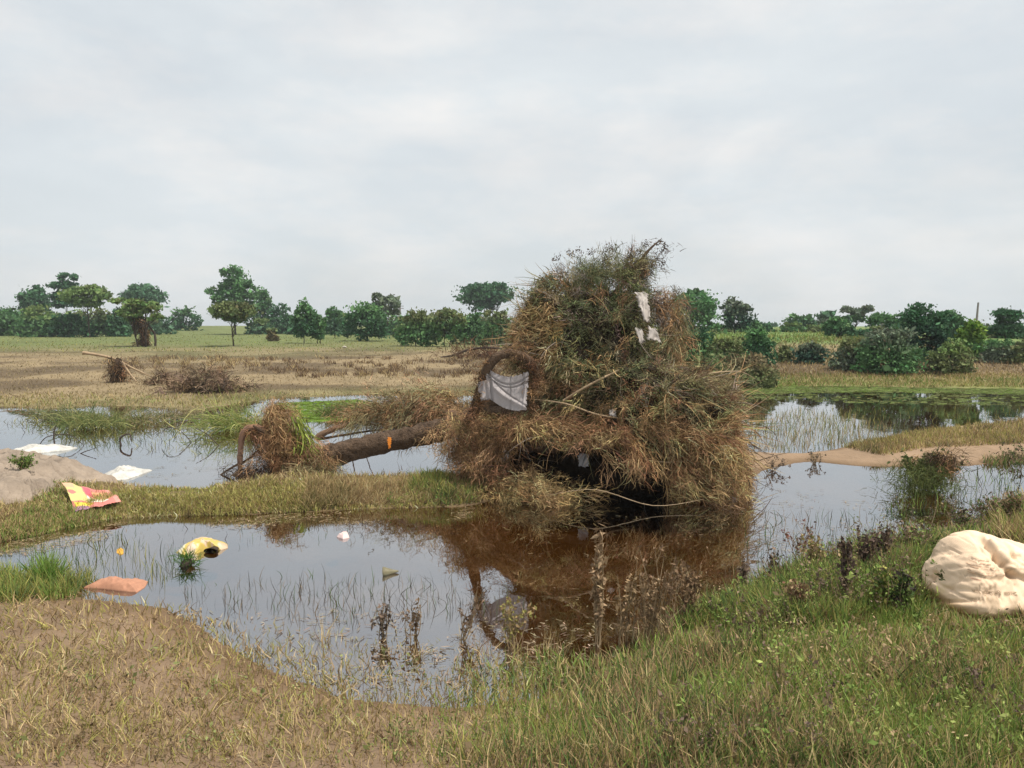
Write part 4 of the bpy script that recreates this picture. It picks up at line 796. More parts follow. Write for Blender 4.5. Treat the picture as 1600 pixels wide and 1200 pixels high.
# ------------------------------------------------------------------ the big sack at the right
def sack():
    P0, ok = on_ground([1530], [968]); base = P0[0]; D = base[1] + .20; zb = base[2] - .02
    sx = (D + .22) / F
    pr = np.array([(1444, 948), (1450, 915), (1458, 892), (1470, 868), (1486, 848), (1508, 836), (1532, 831), (1552, 835), (1566, 842), (1582, 841), (1600, 848), (1640, 862), (1690, 880), (1730, 905), (1752, 945)], float)
    X0 = (pr[:, 0] - 800) * sx; Z0 = CAMH + (510 - pr[:, 1]) * sx - zb
    nu, nv = 240, 150
    s = np.linspace(0, 1, nu); s = .5 - .5 * np.cos(np.pi * s); xs = X0[0] + (X0[-1] - X0[0]) * s; hs = np.interp(xs, X0, Z0)
    k = np.exp(-np.linspace(-2, 2, 9) ** 2); hs = np.convolve(np.pad(hs, 4, 'edge'), k / k.sum(), 'valid')
    hs = hs * np.clip(np.minimum(s, 1 - s) / .012, .25, 1) ** .5
    endf = np.clip(np.minimum(s, 1 - s) / .10, 0, 1) ** .5
    a = np.linspace(0, 2 * np.pi, nv, endpoint=False)
    ca, sa_ = np.cos(a), np.sin(a)
    e = .72
    yy = -np.sign(ca) * np.abs(ca) ** e; z1 = np.sign(sa_) * np.abs(sa_) ** e
    dep = .27 * (.35 + .65 * endf)
    X = np.repeat(xs[:, None], nv, 1); Zl = (z1[None] * .5 + .5) * hs[:, None]; Y = D + yy[None] * dep[:, None] + .10 * (Zl / .5)
    # lower front bulges out like a full bag
    Y -= (.06 * np.exp(-((Zl - .09) / .08) ** 2) * (yy < 0)[None]) * endf[:, None]
    P = np.stack([X, Y, Zl + zb], -1)
    du = np.gradient(P, axis=0); dv = np.gradient(P, axis=1); nr = unit(np.cross(du, dv))
    ctr = np.stack([xs, np.full(nu, D), np.full(nu, zb) + hs * .5], -1)[:, None]
    nr = nr * np.sign((nr * (P - ctr)).sum(-1, keepdims=True) + 1e-9)
    pxl = 800 + F * X / Y; pyl = 510 - (P[..., 2] - CAMH) / Y * F
    def line_d(x1, y1, x2, y2):
        ex, ey = x2 - x1, y2 - y1; L2 = ex * ex + ey * ey; t = np.clip(((pxl - x1) * ex + (pyl - y1) * ey) / L2, 0, 1); return np.hypot(pxl - x1 - t * ex, pyl - y1 - t * ey), t
    disp = (fbm(X * 1.3, Zl * 2 + Y, .22, 7) - .5) * .05 - np.exp(-(np.abs(fbm(X * 1.5 + Zl, Zl * 2.5 - X, .17, 29, 3) - .5) / .022) ** 2) * .008 + (fbm(X * 2 + Zl, Zl * 7, .1, 17) - .5) * .008
    for (x1, y1, x2, y2, wd_, am) in ((1486, 856, 1500, 842, 2.2, -.012), (1500, 846, 1545, 840, 1.8, -.006), (1466, 884, 1530, 874, 1.6, -.006), (1478, 872, 1560, 868, 1.5, -.005), (1470, 895, 1560, 893, 1.6, -.006), (1530, 904, 1610, 922, 2.0, -.010), (1500, 930, 1530, 900, 2.0, -.008), (1560, 935, 1600, 900, 2.5, -.012), (1450, 948, 1540, 950, 2.5, -.012), (1540, 948, 1600, 940, 2.0, -.010), (1580, 850, 1620, 890, 2.5, -.014), (1570, 845, 1590, 866, 2.0, -.010), (1456, 925, 1480, 945, 2.2, -.010), (1525, 835, 1548, 865, 1.8, -.007), (1545, 850, 1570, 872, 5, -.030), (1568, 872, 1604, 908, 6, -.040), (1553, 853, 1566, 842, 4, -.02), (1570, 866, 1586, 862, 3, -.014), (1585, 884, 1605, 888, 3, -.012), (1600, 905, 1660, 930, 7, -.03), (1448, 935, 1475, 905, 6, -.03), (1472, 918, 1600, 910, 4, -.006), (1478, 926, 1600, 938, 5, -.008), (1455, 900, 1470, 925, 4, -.012), (1600, 870, 1700, 900, 6, -.02)):
        q, t = line_d(x1, y1, x2, y2); disp += am * np.exp(-(q / wd_) ** 2) * (Y < D + .12)
    for (x1, y1, x2, y2, wd_, am) in ((1556, 848, 1590, 878, 6, .018), (1462, 905, 1480, 930, 7, .012), (1480, 955, 1600, 958, 8, .01)):
        q, t = line_d(x1, y1, x2, y2); disp += am * np.exp(-(q / wd_) ** 2) * (Y < D + .12)
    P = P + nr * disp[..., None]
    i = np.arange(nu - 1)[:, None]; j = np.arange(nv)[None]; j2 = (j + 1) % nv
    Fq = np.stack(np.broadcast_arrays(i * nv + j, i * nv + j2, (i + 1) * nv + j2, (i + 1) * nv + j), -1).reshape(-1, 4)
    V = P.reshape(-1, 3)
    # end caps
    V = np.vstack([V, P[0].mean(0, keepdims=True), P[-1].mean(0, keepdims=True)])
    # colours: cream weave, soiled lower part, dirt and painted crease shade along the main fold
    pz = pyl.reshape(-1); pxx = pxl.reshape(-1)
    n = fbm(V[:-2, 0] * 1, V[:-2, 2] * 1, .06, 23); nb = fbm(V[:-2, 0], V[:-2, 2], .2, 27)
    cream = np.array((.80, .60, .42)); soil = np.array((.33, .20, .09)); dirt = np.array((.20, .145, .085))
    kk = sstep(.15, .045, V[:-2, 2] - zb + (nb - .5) * .10)[:, None]
    cc = cream * (.80 + .34 * fbm(V[:-2, 0], V[:-2, 2], .035, 31)[:, None]); cc = cc * (1 - kk) + soil * (.8 + .5 * n[:, None]) * kk
    band = np.exp(-((V[:-2, 2] - zb - .145) / .022) ** 2) * sstep(1510, 1545, pxx) * sstep(.42, .62, n)
    spk = (sstep(.62, .78, fbm(V[:-2, 0] * 1 + 3, V[:-2, 2] * 1, .028, 41, 3)) * sstep(.45, .6, nb))[:, None]; cc = cc * (1 - .45 * spk) + dirt * .45 * spk
    cc = cc * (1 - .7 * band[:, None]) + dirt * .7 * band[:, None]
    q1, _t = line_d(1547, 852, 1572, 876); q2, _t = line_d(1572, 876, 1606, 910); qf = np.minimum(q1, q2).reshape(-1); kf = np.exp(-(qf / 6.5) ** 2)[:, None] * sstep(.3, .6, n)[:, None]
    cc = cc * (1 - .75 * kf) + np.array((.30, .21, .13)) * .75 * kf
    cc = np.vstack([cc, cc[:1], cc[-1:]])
    root = empty('feed_sack', (float(xs.mean()), D, zb), 'bulging cream woven sack with faint print lying on the grass at the right edge', 'sack')
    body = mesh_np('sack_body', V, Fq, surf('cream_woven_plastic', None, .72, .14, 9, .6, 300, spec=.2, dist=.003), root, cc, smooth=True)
    tris = [tuple(int(q) for q in f) for f in Fq]; bvh = BVHTree.FromPolygons([tuple(map(float, q)) for q in V], tris)
    vdir = Vector((.0, 1, 0))
    def drape(verts2, faces, name, mat):
        """verts2: (x, z) in metres on a plane in front of the sack, cast straight back onto the cloth"""
        out = []; keep = []
        for (x, z) in verts2:
            h = bvh.ray_cast(Vector((x, D - 1.2, z)), vdir)
            if h[0] is None: out.append((x, D, z)); keep.append(False)
            else:
                nn = h[1] if h[1].y < 0 else -h[1]; p = h[0] + nn * .0035; out.append(tuple(p)); keep.append(True)
        fs = [f for f in faces if all(keep[q] for q in f)]
        me = bpy.data.meshes.new(name); me.from_pydata([tuple(np.array(q) - np.array(root.location)) for q in out], [], fs); me.materials.append(mat)
        o = bpy.data.objects.new(name, me); C.objects.link(o); o.parent = root; o['kind'] = 'stuff'; return o
    def pz2(px, py): return ((px - 800) * (D - .2) / F, CAMH + (510 - py) * (D - .2) / F)
    ink1 = surf('faded_brown_ink', (.56, .37, .24), .8, .05, bump=0); ink2 = surf('dark_purple_ink', (.17, .10, .09), .8, .2, bump=0); ink3 = surf('faded_red_ink', (.64, .33, .24), .8, .05, bump=0); lab = surf('pale_patch', (.74, .63, .44), .8, .05, bump=0)
    vv = []; ff = []; v3 = []; f3 = []
    def dash(vl, fl, x0, x1, y, h_, slope=0):
        k = max(2, int((x1 - x0) / 3) + 1); b = len(vl)
        for q in range(k):
            x = x0 + (x1 - x0) * q / (k - 1); yy_ = y + slope * (x - x0); vl.append(pz2(x, yy_)); vl.append(pz2(x, yy_ + h_))
        for q in range(k - 1): fl.append((b + 2 * q, b + 2 * q + 1, b + 2 * q + 3, b + 2 * q + 2))
    rows = [(845, 1500, 1518), (850, 1498, 1512), (854, 1496, 1522), (864, 1497, 1515), (867, 1500, 1540), (870, 1494, 1555), (877, 1498, 1550), (883, 1492, 1560), (887, 1497, 1570), (891, 1500, 1572), (895, 1485, 1575), (898, 1510, 1580), (903, 1483, 1575), (906, 1520, 1590)]
    for y, x0, x1 in rows:
        x = x0
        while x < x1:
            l_ = rng.uniform(1.5, 8); dash(vv, ff, x, min(x + l_, x1), y + (x - x0) * .01, rng.uniform(.5, .9), .01); x += l_ + rng.uniform(.8, 2.5)
    drape(vv, ff, 'fine_print', ink1)
    for (x0, x1, y, h_) in ((1511, 1516, 840, 1.6), (1484, 1487, 876, 2.2), (1489, 1495, 876.5, 2), (1540, 1549, 914, 1.2)): dash(v3, f3, x0, x1, y, h_)
    drape(v3, f3, 'red_print', ink3)
    vl = []; fl = []
    for y in (835, 838, 841, 844, 847): dash(vl, fl, 1518, 1530, y, 3.02)
    drape(vl, fl, 'print_patch', lab)
    def word(txt, px, py, hpx, name, mat, wpx=None):
        cu = bpy.data.curves.new('t', 'FONT'); cu.body = txt; cu.size = 1; to = bpy.data.objects.new('t', cu); C.objects.link(to)
        dg = bpy.context.evaluated_depsgraph_get(); me = bpy.data.meshes.new_from_object(to.evaluated_get(dg))
        vs_ = np.array([v_.co[:2] for v_ in me.vertices]); fs = [tuple(p.vertices) for p in me.polygons]
        bpy.data.objects.remove(to)
        if len(vs_) == 0: return
        mn = vs_.min(0); mxx = vs_.max(0); k_ = hpx / (mxx[1] - mn[1]); kx_ = (wpx / (mxx[0] - mn[0])) if wpx else k_
        drape([pz2(px + (a_ - mn[0]) * kx_, py - (b_ - mn[1]) * k_) for a_, b_ in vs_], fs, name, mat)
    word('रसायन', 1494, 933, 8, 'printed_word', ink2, 29)
    word('सहकारी खाद', 1536, 935, 8, 'printed_word', surf('pale_ink', (.40, .29, .19), .8, .1, bump=0), 62)
    # leaf stuck at the left side
    bmv, bfq, _ = leaves(np.array([at_y(1470 + rng.uniform(-5, 5), 897 + rng.uniform(-9, 9), D - .235) for _ in range(12)]), .03, asp=.6)
    mesh_np('stuck_weed', bmv, bfq, M_leaf, root, np.repeat(jit((.10, .10, .045), 12), 4, 0))
    return root, D
sack_o, SD = sack()

# ------------------------------------------------------------------ grass, straw and weeds on the ground
def region(poly, n):
    V = np.array(poly, float); mn = V.min(0); mxv = V.max(0); out = []
    got = 0
    while got < n:
        q = rng.uniform(mn, mxv, (n * 2, 2)); k = poly_sd(q, V) > 0; out.append(q[k]); got += k.sum()
    return np.vstack(out)[:n]
def grass(acc, poly, n, hgt, colr, wpx=1.6, lean=(.0, 0), seg=2, clump_=None, cut=-.03, curl=.18, droop=.16, up=1.0, cv=.22, dark=None):
    """blades rooted on the ground inside a photo-space region"""
    q = region(poly, n); q = q + rng.normal(size=q.shape) * np.where(q[:, 1:2] > 985, np.array([[70, 14]]), 0)
    if clump_:
        cen = q[rng.integers(0, n, max(3, n // clump_))]; q = cen[rng.integers(0, len(cen), n)] + rng.normal(size=(n, 2)) * np.array((7, 2.6))
    P, ok = on_ground(q[:, 0], q[:, 1]); k = ok & (P[:, 2] > cut); P = P[k]; n = len(P)
    if n == 0: return
    P[:, 2] -= .01
    cn_ = fbm(P[:, 0], P[:, 1], .5, 77)
    D = rng.normal(size=(n, 3)) * .38; D[:, 2] = up; D[:, 0] += lean[0]; D[:, 1] += lean[1]
    h_ = rng.uniform(.45, 1.25, n) * hgt * (.5 + cn_)
    cols = [np.array(c_) for c_ in colr]; pick = np.clip((cn_ * 1.2 - .1 + rng.normal(0, .22, n)), 0, .999) * len(cols)
    c_ = np.array(cols)[pick.astype(int)] * (1 + rng.normal(0, cv, (n, 1)))
    w_ = np.maximum(wpx * P[:, 1] / F, .003) * rng.uniform(.6, 1.4, n)
    acc.add(ribbons(P, D, h_, w_, seg, droop, curl), np.clip(c_ * 1.2, .008, .6))
YG = (.27, .25, .075); BG = (.17, .24, .055); ST = (.40, .30, .15); SB = (.24, .165, .085); DG = (.075, .12, .035); TN = (.48, .35, .19)
# spit
ga = Acc()
grass(ga, [(110, 828), (180, 800), (190, 768), (260, 775), (330, 772), (420, 755), (500, 748), (740, 742), (750, 786), (640, 794), (450, 801), (300, 808), (180, 814)], 16500, .075, [YG, TN, (.34, .29, .10), SB, (.30, .28, .09)], 1.5, curl=.35, cv=.32)
grass(ga, [(180, 765), (480, 752), (480, 800), (200, 808)], 7000, .07, [YG, (.22, .24, .07), YG, (.3, .24, .09)], 1.5, curl=.3)
grass(ga, [(480, 752), (560, 750), (740, 752), (748, 785), (600, 790), (470, 798)], 11000, .125, [ST, TN, SB, ST, (.17, .15, .06)], 1.3, lean=(.25, -.1), droop=.22)
grass(ga, [(180, 748), (480, 742), (740, 742), (745, 760), (480, 762), (190, 770)], 6000, .09, [YG, TN, SB, (.3, .26, .1)], 1.5, curl=.35, cv=.32)
grass(ga, [(55, 760), (110, 752), (200, 790), (190, 812), (100, 830), (40, 842), (40, 800)], 5500, .07, [YG, ST, BG, SB], 1.6, curl=.35, cv=.3)
grass(ga, [(110, 752), (190, 757), (225, 772), (180, 785), (110, 775)], 900, .07, [YG, ST, SB], 1.6)
grass(ga, [(-120, 775), (60, 770), (62, 812), (0, 832), (-120, 836)], 2500, .08, [YG, ST, SB], 1.7)
grass(ga, [(640, 750), (745, 748), (745, 783), (650, 790)], 2600, .16, [BG, YG, DG], 1.6, clump_=60)
grass(ga, [(0, 828), (45, 800), (100, 795), (180, 775), (200, 800), (110, 825), (50, 842), (0, 848)], 6000, .09, [YG, ST, BG, SB], 1.7)
grass(ga, [(-300, 848), (-300, 820), (0, 828), (0, 850)], 1500, .1, [YG, ST], 1.7)
o = ga.build('spit_grass', M_grass); tag(o, 'low yellow-green and straw grass covering the spit', 'grass', kind='stuff')
# near right bank
ga = Acc(); NB = [(1040, 975), (1110, 948), (1160, 925), (1210, 902), (1270, 876), (1340, 858), (1400, 848), (1470, 826), (1530, 808), (1600, 790), (1720, 775), (1720, 1210), (700, 1210), (760, 1050), (900, 1010)]
grass(ga, NB, 26000, .12, [BG, YG, BG, ST, DG, SB], 2.2, curl=.22)
grass(ga, [(1060, 978), (1200, 910), (1340, 862), (1440, 850), (1440, 972)], 15000, .17, [BG, YG, DG, BG, SB], 2.0, clump_=70)
grass(ga, [(1180, 975), (1240, 925), (1330, 920), (1350, 975)], 5000, .12, [SB, ST, (.16, .08, .05)], 1.8, up=.5, curl=.3)
grass(ga, [(1560, 800), (1600, 785), (1700, 775), (1700, 900), (1560, 850)], 5000, .2, [BG, YG, SB, ST], 2.0)
grass(ga, [(1440, 962), (1760, 958), (1760, 985), (1440, 985)], 1600, .09, [TN, ST, YG], 2.2)
o = ga.build('bank_grass', M_grass); tag(o, 'mixed green and dry grass on the near right bank', 'grass', kind='stuff')
# near left and front margin
ga = Acc()
grass(ga, [(-200, 905), (0, 895), (120, 890), (155, 905), (200, 945), (290, 950), (420, 1000), (700, 1010), (820, 1030), (820, 1200), (-200, 1200)], 14000, .09, [ST, SB, YG, TN], 2.0, cut=-.06, curl=.25, up=.7)
grass(ga, [(0, 885), (60, 878), (150, 885), (160, 905), (100, 935), (0, 940)], 5000, .17, [BG, YG, (.12, .16, .06)], 1.7, clump_=55, cut=-.2)
grass(ga, [(60, 915), (80, 900), (88, 920), (70, 925)], 500, .22, [(.10, .19, .03), BG], 2.2, cut=-.2)
grass(ga, [(560, 975), (1060, 975), (1060, 1010), (560, 1020)], 900, .2, [TN, ST, (.2, .13, .08)], 1.4, cut=-.2, clump_=25)
o = ga.build('margin_grass', M_grass); tag(o, 'trodden straw-coloured grass along the near left water margin', 'grass', kind='stuff')
# bar on the right
ga = Acc()
grass(ga, [(1320, 700), (1400, 682), (1480, 670), (1600, 656), (1700, 652), (1700, 682), (1600, 694), (1450, 700), (1380, 712)], 9000, .12, [ST, YG, SB, (.14, .13, .06)], 1.1)
grass(ga, [(1180, 700), (1330, 700), (1500, 676), (1500, 668), (1300, 700)], 1500, .10, [ST, YG], 1.1, cut=-.1)
grass(ga, [(1530, 720), (1600, 712), (1700, 708), (1700, 722), (1600, 730), (1550, 732)], 900, .14, [DG, SB, BG], 1.4, cut=-.05)
o = ga.build('sandbar_grass', M_grass); tag(o, 'thin straw and green grass on the back half of the mud bar', 'grass', kind='stuff')
# far shores and field
ga = Acc()
def field(acc, n, xr, yr, hgt, cols, wpx=1.2, cond=None, clump_=None):
    u_ = rng.uniform(*xr, n); y_ = rng.uniform(*yr, n)
    q = np.stack([u_, y_], 1)
    if clump_: cen = q[rng.integers(0, n, n // clump_)]; q = cen[rng.integers(0, len(cen), n)] + rng.normal(size=(n, 2)) * np.array((5, 1.0))
    P, ok = on_ground(q[:, 0], q[:, 1]); k = ok & (P[:, 2] > -.02); P = P[k]; n = len(P)
    D = rng.normal(size=(n, 3)) * .5; D[:, 2] = 1; cn_ = fbm(P[:, 0], P[:, 1], 2.5, 88)
    colA = np.array(cols)[(np.clip(cn_ + rng.normal(0, .2, n), 0, .999) * len(cols)).astype(int)]
    acc.add(ribbons(P, D, hgt * rng.uniform(.5, 1.3, n) * (.5 + cn_), wpx * P[:, 1] / F * rng.uniform(.6, 1.4, n), 2, .2, .2), np.clip(colA * (1 + rng.normal(0, .16, (n, 1))), .01, .5))
field(ga, 15000, (-150, 800), (548, 640), .07, [(.30, .225, .125), (.24, .18, .10), (.27, .22, .11)])
field(ga, 5000, (-150, 800), (520, 550), .12, [BG, YG, (.13, .13, .05)])
field(ga, 5000, (200, 800), (560, 590), .2, [SB, (.13, .085, .055), ST], clump_=40)
field(ga, 9000, (1130, 1750), (585, 606), .16, [YG, ST, (.16, .20, .05), BG])
field(ga, 7000, (1130, 1750), (560, 590), .16, [ST, SB, (.15, .13, .06)])
field(ga, 3500, (1050, 1400), (514, 535), .25, [(.12, .21, .04), BG, YG])
field(ga, 4000, (1160, 1480), (525, 570), .22, [YG, (.12, .12, .05), SB])
field(ga, 2600, (-100, 760), (616, 640), .11, [(.16, .2, .05), ST, YG])
o = ga.build('field_grass', M_grass); tag(o, 'flattened straw and green grass over the far field and bank', 'grass', kind='stuff')
# floating algae and emergent reeds
ga = Acc()
def reeds(acc, poly, n, hgt, colr, wpx=1.0, lean=.2, flat=False, seg=3, droop=.12):
    q = region(poly, n); P = at_z(q[:, 0], q[:, 1], -.03 if not flat else .006)
    D = rng.normal(size=(n, 3)) * lean; D[:, 2] = 1 if not flat else .02
    c_ = np.array(colr)[rng.integers(0, len(colr), n)] * (1 + rng.normal(0, .25, (n, 1)))
    acc.add(ribbons(P, D, hgt * rng.uniform(.4, 1.3, n), wpx * P[:, 1] / F * rng.uniform(.6, 1.3, n), seg, droop, .12), np.clip(c_, .008, .5))
reeds(ga, [(1150, 672), (1250, 640), (1330, 655), (1400, 672), (1330, 700), (1260, 708), (1165, 704)], 1500, .17, [DG, YG, SB, ST], .8)
reeds(ga, [(1150, 640), (1330, 640), (1600, 640), (1600, 655), (1400, 668), (1150, 690)], 500, .14, [DG, YG], .8)
reeds(ga, [(1160, 820), (1260, 800), (1400, 815), (1440, 825), (1340, 852), (1230, 880), (1130, 925)], 260, .16, [SB, DG, (.12, .09, .06)], 1.1)
reeds(ga, [(1400, 750), (1600, 735), (1600, 780), (1450, 815), (1380, 815)], 260, .18, [DG, (.05, .05, .035), BG], 1.1)
reeds(ga, [(180, 820), (450, 812), (700, 815), (700, 850), (200, 870)], 200, .09, [SB, DG, (.05, .04, .03)], .9)
reeds(ga, [(250, 930), (500, 900), (760, 930), (900, 960), (620, 985), (350, 970)], 380, .13, [(.08, .07, .05), SB, DG], 1.1)
reeds(ga, [(0, 870), (180, 840), (280, 880), (260, 925), (150, 900)], 260, .14, [YG, DG, (.10, .12, .06)], 1.2)
reeds(ga, [(420, 930), (700, 900), (780, 960), (440, 960)], 90, .16, [(.09, .075, .05)], 1.1, .5)
reeds(ga, [(-50, 660), (180, 650), (330, 660), (330, 720), (150, 700)], 500, .16, [DG, (.05, .045, .03), YG], .9, .5)
o = ga.build('reeds', M_grass); tag(o, 'sparse thin reeds and weed stems standing in the water', 'reeds', kind='stuff')
ga = Acc()
reeds(ga, [(1150, 603), (1300, 604), (1620, 608), (1620, 616), (1350, 612), (1150, 616)], 2600, .30, [(.17, .25, .05), (.14, .18, .05), (.2, .22, .08)], .9, 1.0, True, 2, 0)
reeds(ga, [(1150, 615), (1620, 615), (1620, 634), (1350, 630), (1150, 622)], 500, .30, [(.17, .22, .06), (.2, .22, .08)], .8, 1.0, True, 2, 0)
reeds(ga, [(430, 630), (560, 624), (640, 640), (560, 655), (470, 660)], 2600, .25, [(.19, .30, .04), (.15, .23, .04)], 1.0, 1.0, True, 2, 0)
reeds(ga, [(0, 640), (120, 642), (200, 660), (60, 655)], 700, .25, [(.09, .12, .05), SB], 1.0, 1.0, True, 2, 0)
o = ga.build('algae', M_grass); tag(o, 'bright green algae and weed film floating by the far shore', 'algae', kind='stuff')

# tussocks that droop into the left pond
GT = 'grass tussocks drooping into the left pond'
def tussock(px, py, w_, h_, n, cols, label, dr=(0, -.3, .35)):
    B = at_z(px, py, 0); o = empty('grass_tussock', B, label, 'grass tussock', GT); s = B[1] / F
    P = B + rng.normal(size=(n, 3)) * np.array((w_ * s * .5, w_ * s * .22, .0)); P[:, 2] = rng.uniform(-.03, .08, n)
    D = rng.normal(size=(n, 3)) * .55 + np.array(dr); D[:, 2] = np.abs(D[:, 2]) + .25
    a = Acc(); c_ = np.array(cols)[rng.integers(0, len(cols), n)] * (1 + rng.normal(0, .2, (n, 1)))
    a.add(ribbons(P, D, h_ * s * rng.uniform(.6, 1.3, n), 1.0 * s * rng.uniform(.6, 1.4, n), 5, .28, .1), np.clip(c_, .01, .5))
    m = a.build('blades', M_grass, o); m['kind'] = 'stuff'
    # a tuft of root at its foot
    tubes('root_stock', [([B + (-.05, 0, -.05), B + (0, 0, .02), B + (.06, .01, .03)], [.03, .04, .012])], M_barkdark, o, 6)
tussock(145, 668, 60, 40, 540, [(.20, .23, .08), (.30, .29, .11), (.11, .15, .05)], 'drooping green tussock in front of the left shore', (.2, -.4, .3))
tussock(95, 655, 50, 28, 324, [(.11, .14, .06), (.20, .20, .09)], 'dark low tussock nearest the left picture edge', (0, -.3, .2))
tussock(208, 662, 46, 32, 360, [(.27, .26, .10), (.15, .17, .06), (.28, .22, .12)], 'small olive tussock beside the drooping green one', (.1, -.4, .3))
tussock(378, 672, 56, 62, 612, [(.28, .30, .09), (.38, .36, .14), (.15, .22, .05)], 'bright yellow-green tussock arching beside the curved root', (-.3, -.3, .4))
tussock(270, 656, 60, 30, 360, [(.26, .22, .11), (.30, .24, .14), (.15, .16, .07)], 'brownish tussock below the twig heap', (.1, -.3, .3))
tussock(535, 650, 40, 30, 500, [(.15, .2, .05), (.2, .2, .08)], 'thin pale tussock behind the side branch', (.2, -.1, .6))
tussock(292, 884, 16, 22, 160, [(.05, .13, .02), (.08, .16, .03)], 'small bright green sprig under the yellow sack', (0, -.1, .9))

# bare drowned twigs in the left pond
GTW = 'drowned twigs poking out of the left pond'
def twig(pts, d, label, r=.008):
    P = np.array([at_y(a, b, d) for a, b in pts]); P[0, 2] = min(P[0, 2], -.01)
    o = tube('drowned_twig', P, [r, r * .9, r * .5], M_barkdark, None, 5, .1, 14, org=P[0]); tag(o, label, 'twig', GTW)
twig([(190, 700), (188, 685), (202, 678), (206, 690)], 12.9, 'dark hooked twig standing in the middle of the left pond', .018)
twig([(300, 688), (280, 672), (262, 668), (252, 678)], 13.2, 'thin arching twig left of the yellow-green tussock')
twig([(345, 700), (325, 680), (305, 668)], 12.8, 'slanting twig closest to the yellow-green tussock')
twig([(60, 695), (75, 682), (110, 680), (135, 700)], 12.8, 'long low twig arching behind the floating white sack')
twig([(85, 690), (84, 676), (88, 664)], 13, 'short upright dark twig near the left tussocks', .014)
twig([(120, 712), (132, 706), (150, 700)], 12, 'small twig at the tip of the floating white sack')
twig([(545, 672), (555, 640), (560, 622)], 13, 'pale bent stalk standing behind the side branch', .01)
twig([(565, 668), (580, 648), (592, 628)], 13, 'second leaning stalk right of the pale bent stalk', .008)

# ------------------------------------------------------------------ small fallen tree and twig heaps on the left field
def heap(name, px, py, hw, hh_, n, cols, label, cat, per=26, grp=None, wpx=1.3, dirn=(0, 0, .35)):
    P0 = on_ground([px], [py])[0][0]; s = P0[1] / F; o = empty(name, P0, label, cat, grp)
    P = P0 + rng.normal(size=(n, 3)) * np.array((hw * s * .42, hw * s * .3, 0)); P[:, 2] = P0[2] + np.abs(rng.normal(size=n)) * hh_ * s * .38 * np.exp(-((P[:, 0] - P0[0]) / (hw * s * .7)) ** 2)
    d = rng.normal(size=(n, 3)) * np.array((.9, .6, .4)) + np.array(dirn); a = Acc()
    spray(a, P, unit(d), rng.uniform(.25, .5, n) * hw * s * .8, per, np.array(cols)[rng.integers(0, len(cols), n)], wpx * s, .5, .1, .05, (.12, .32), cv=.3)
    m = a.build('twigs', M_strand, o); m['kind'] = 'stuff'; return o, P0, s
o, P0, s = heap('brush_heap', 325, 612, 66, 40, 120, [(.22, .155, .10), (.15, .105, .07), (.3, .22, .14)], 'wide heap of brown twigs lying on the left field by the water', 'brush heap')
tubes('branch', [(np.array([P0 + (-.9, 0, .1), P0 + (0, .1, .35), P0 + (.9, 0, .15)]), [.03, .025, .01]), (np.array([P0 + (-.5, -.2, .05), P0 + (.3, 0, .5), P0 + (.8, .1, .6)]), [.025, .02, .006])], M_bark, o)
o, P0, s = heap('brush_heap', 255, 601, 22, 14, 40, [(.15, .10, .065), (.22, .16, .1)], 'small twig heap between the pale branch and the wide heap', 'brush heap')
tube('branch', [P0 + (-.3, 0, .02), P0 + (0, 0, .15), P0 + (.3, .1, .1)], [.02, .02, .006], M_bark, o, 6)
SM = on_ground([188], [597])[0][0]; sm = empty('small_fallen_tree', SM, 'small uprooted tree with long pale bare trunk on the left field', 'fallen tree'); dsm = SM[1]
tube('trunk', [at_y(129, 551, dsm - .3), at_y(150, 554, dsm - .2), at_y(176, 560, dsm), at_y(205, 574, dsm), at_y(232, 587, dsm + .1)], [.055, .045, .04, .035, .02], M_pale, sm, 8)
tube('root', [at_y(190, 565, dsm), at_y(200, 580, dsm - .1), at_y(213, 596, dsm - .3)], [.05, .04, .02], M_pale, sm, 7)
tube('root', [at_y(185, 560, dsm), at_y(180, 580, dsm - .1), at_y(173, 598, dsm - .2)], [.08, .07, .04], M_bark, sm, 7)
a = Acc(); n = 60; P = np.array(at_y(185, 574, dsm)) + rng.normal(size=(n, 3)) * np.array((.09, .12, .2))
spray(a, P, unit(rng.normal(size=(n, 3)) * .5 + np.array((0, -.2, -.8))), rng.uniform(.2, .45, n), 40, np.where(rng.random((n, 1)) < .6, DRK * .8, BRN * .8), .015, .5, .1, .06); m = a.build('debris', M_strand, sm); m['kind'] = 'stuff'
# branch lying in the field left of the mound
LB = on_ground([735], [560])[0][0]; lb = empty('fallen_branch', LB, 'long dark branch lying on the field just left of the mound', 'branch')
tube('limb', [at_y(688, 558, LB[1]), at_y(710, 555, LB[1]), at_y(730, 547, LB[1]), at_y(760, 543, LB[1] - .3), at_y(785, 545, LB[1] - .5)], [.03, .07, .06, .06, .04], M_barkdark, lb, 7)
a = Acc(); n = 50; P = np.array(at_y(745, 556, LB[1])) + rng.normal(size=(n, 3)) * np.array((1.0, .4, .12)); spray(a, P, unit(rng.normal(size=(n, 3)) + np.array((0, 0, -.2))), rng.uniform(.4, .9, n), 24, RED * .75, .03, .5, .05, .1, (.3, .7)); m = a.build('twigs', M_strand, lb); m['kind'] = 'stuff'
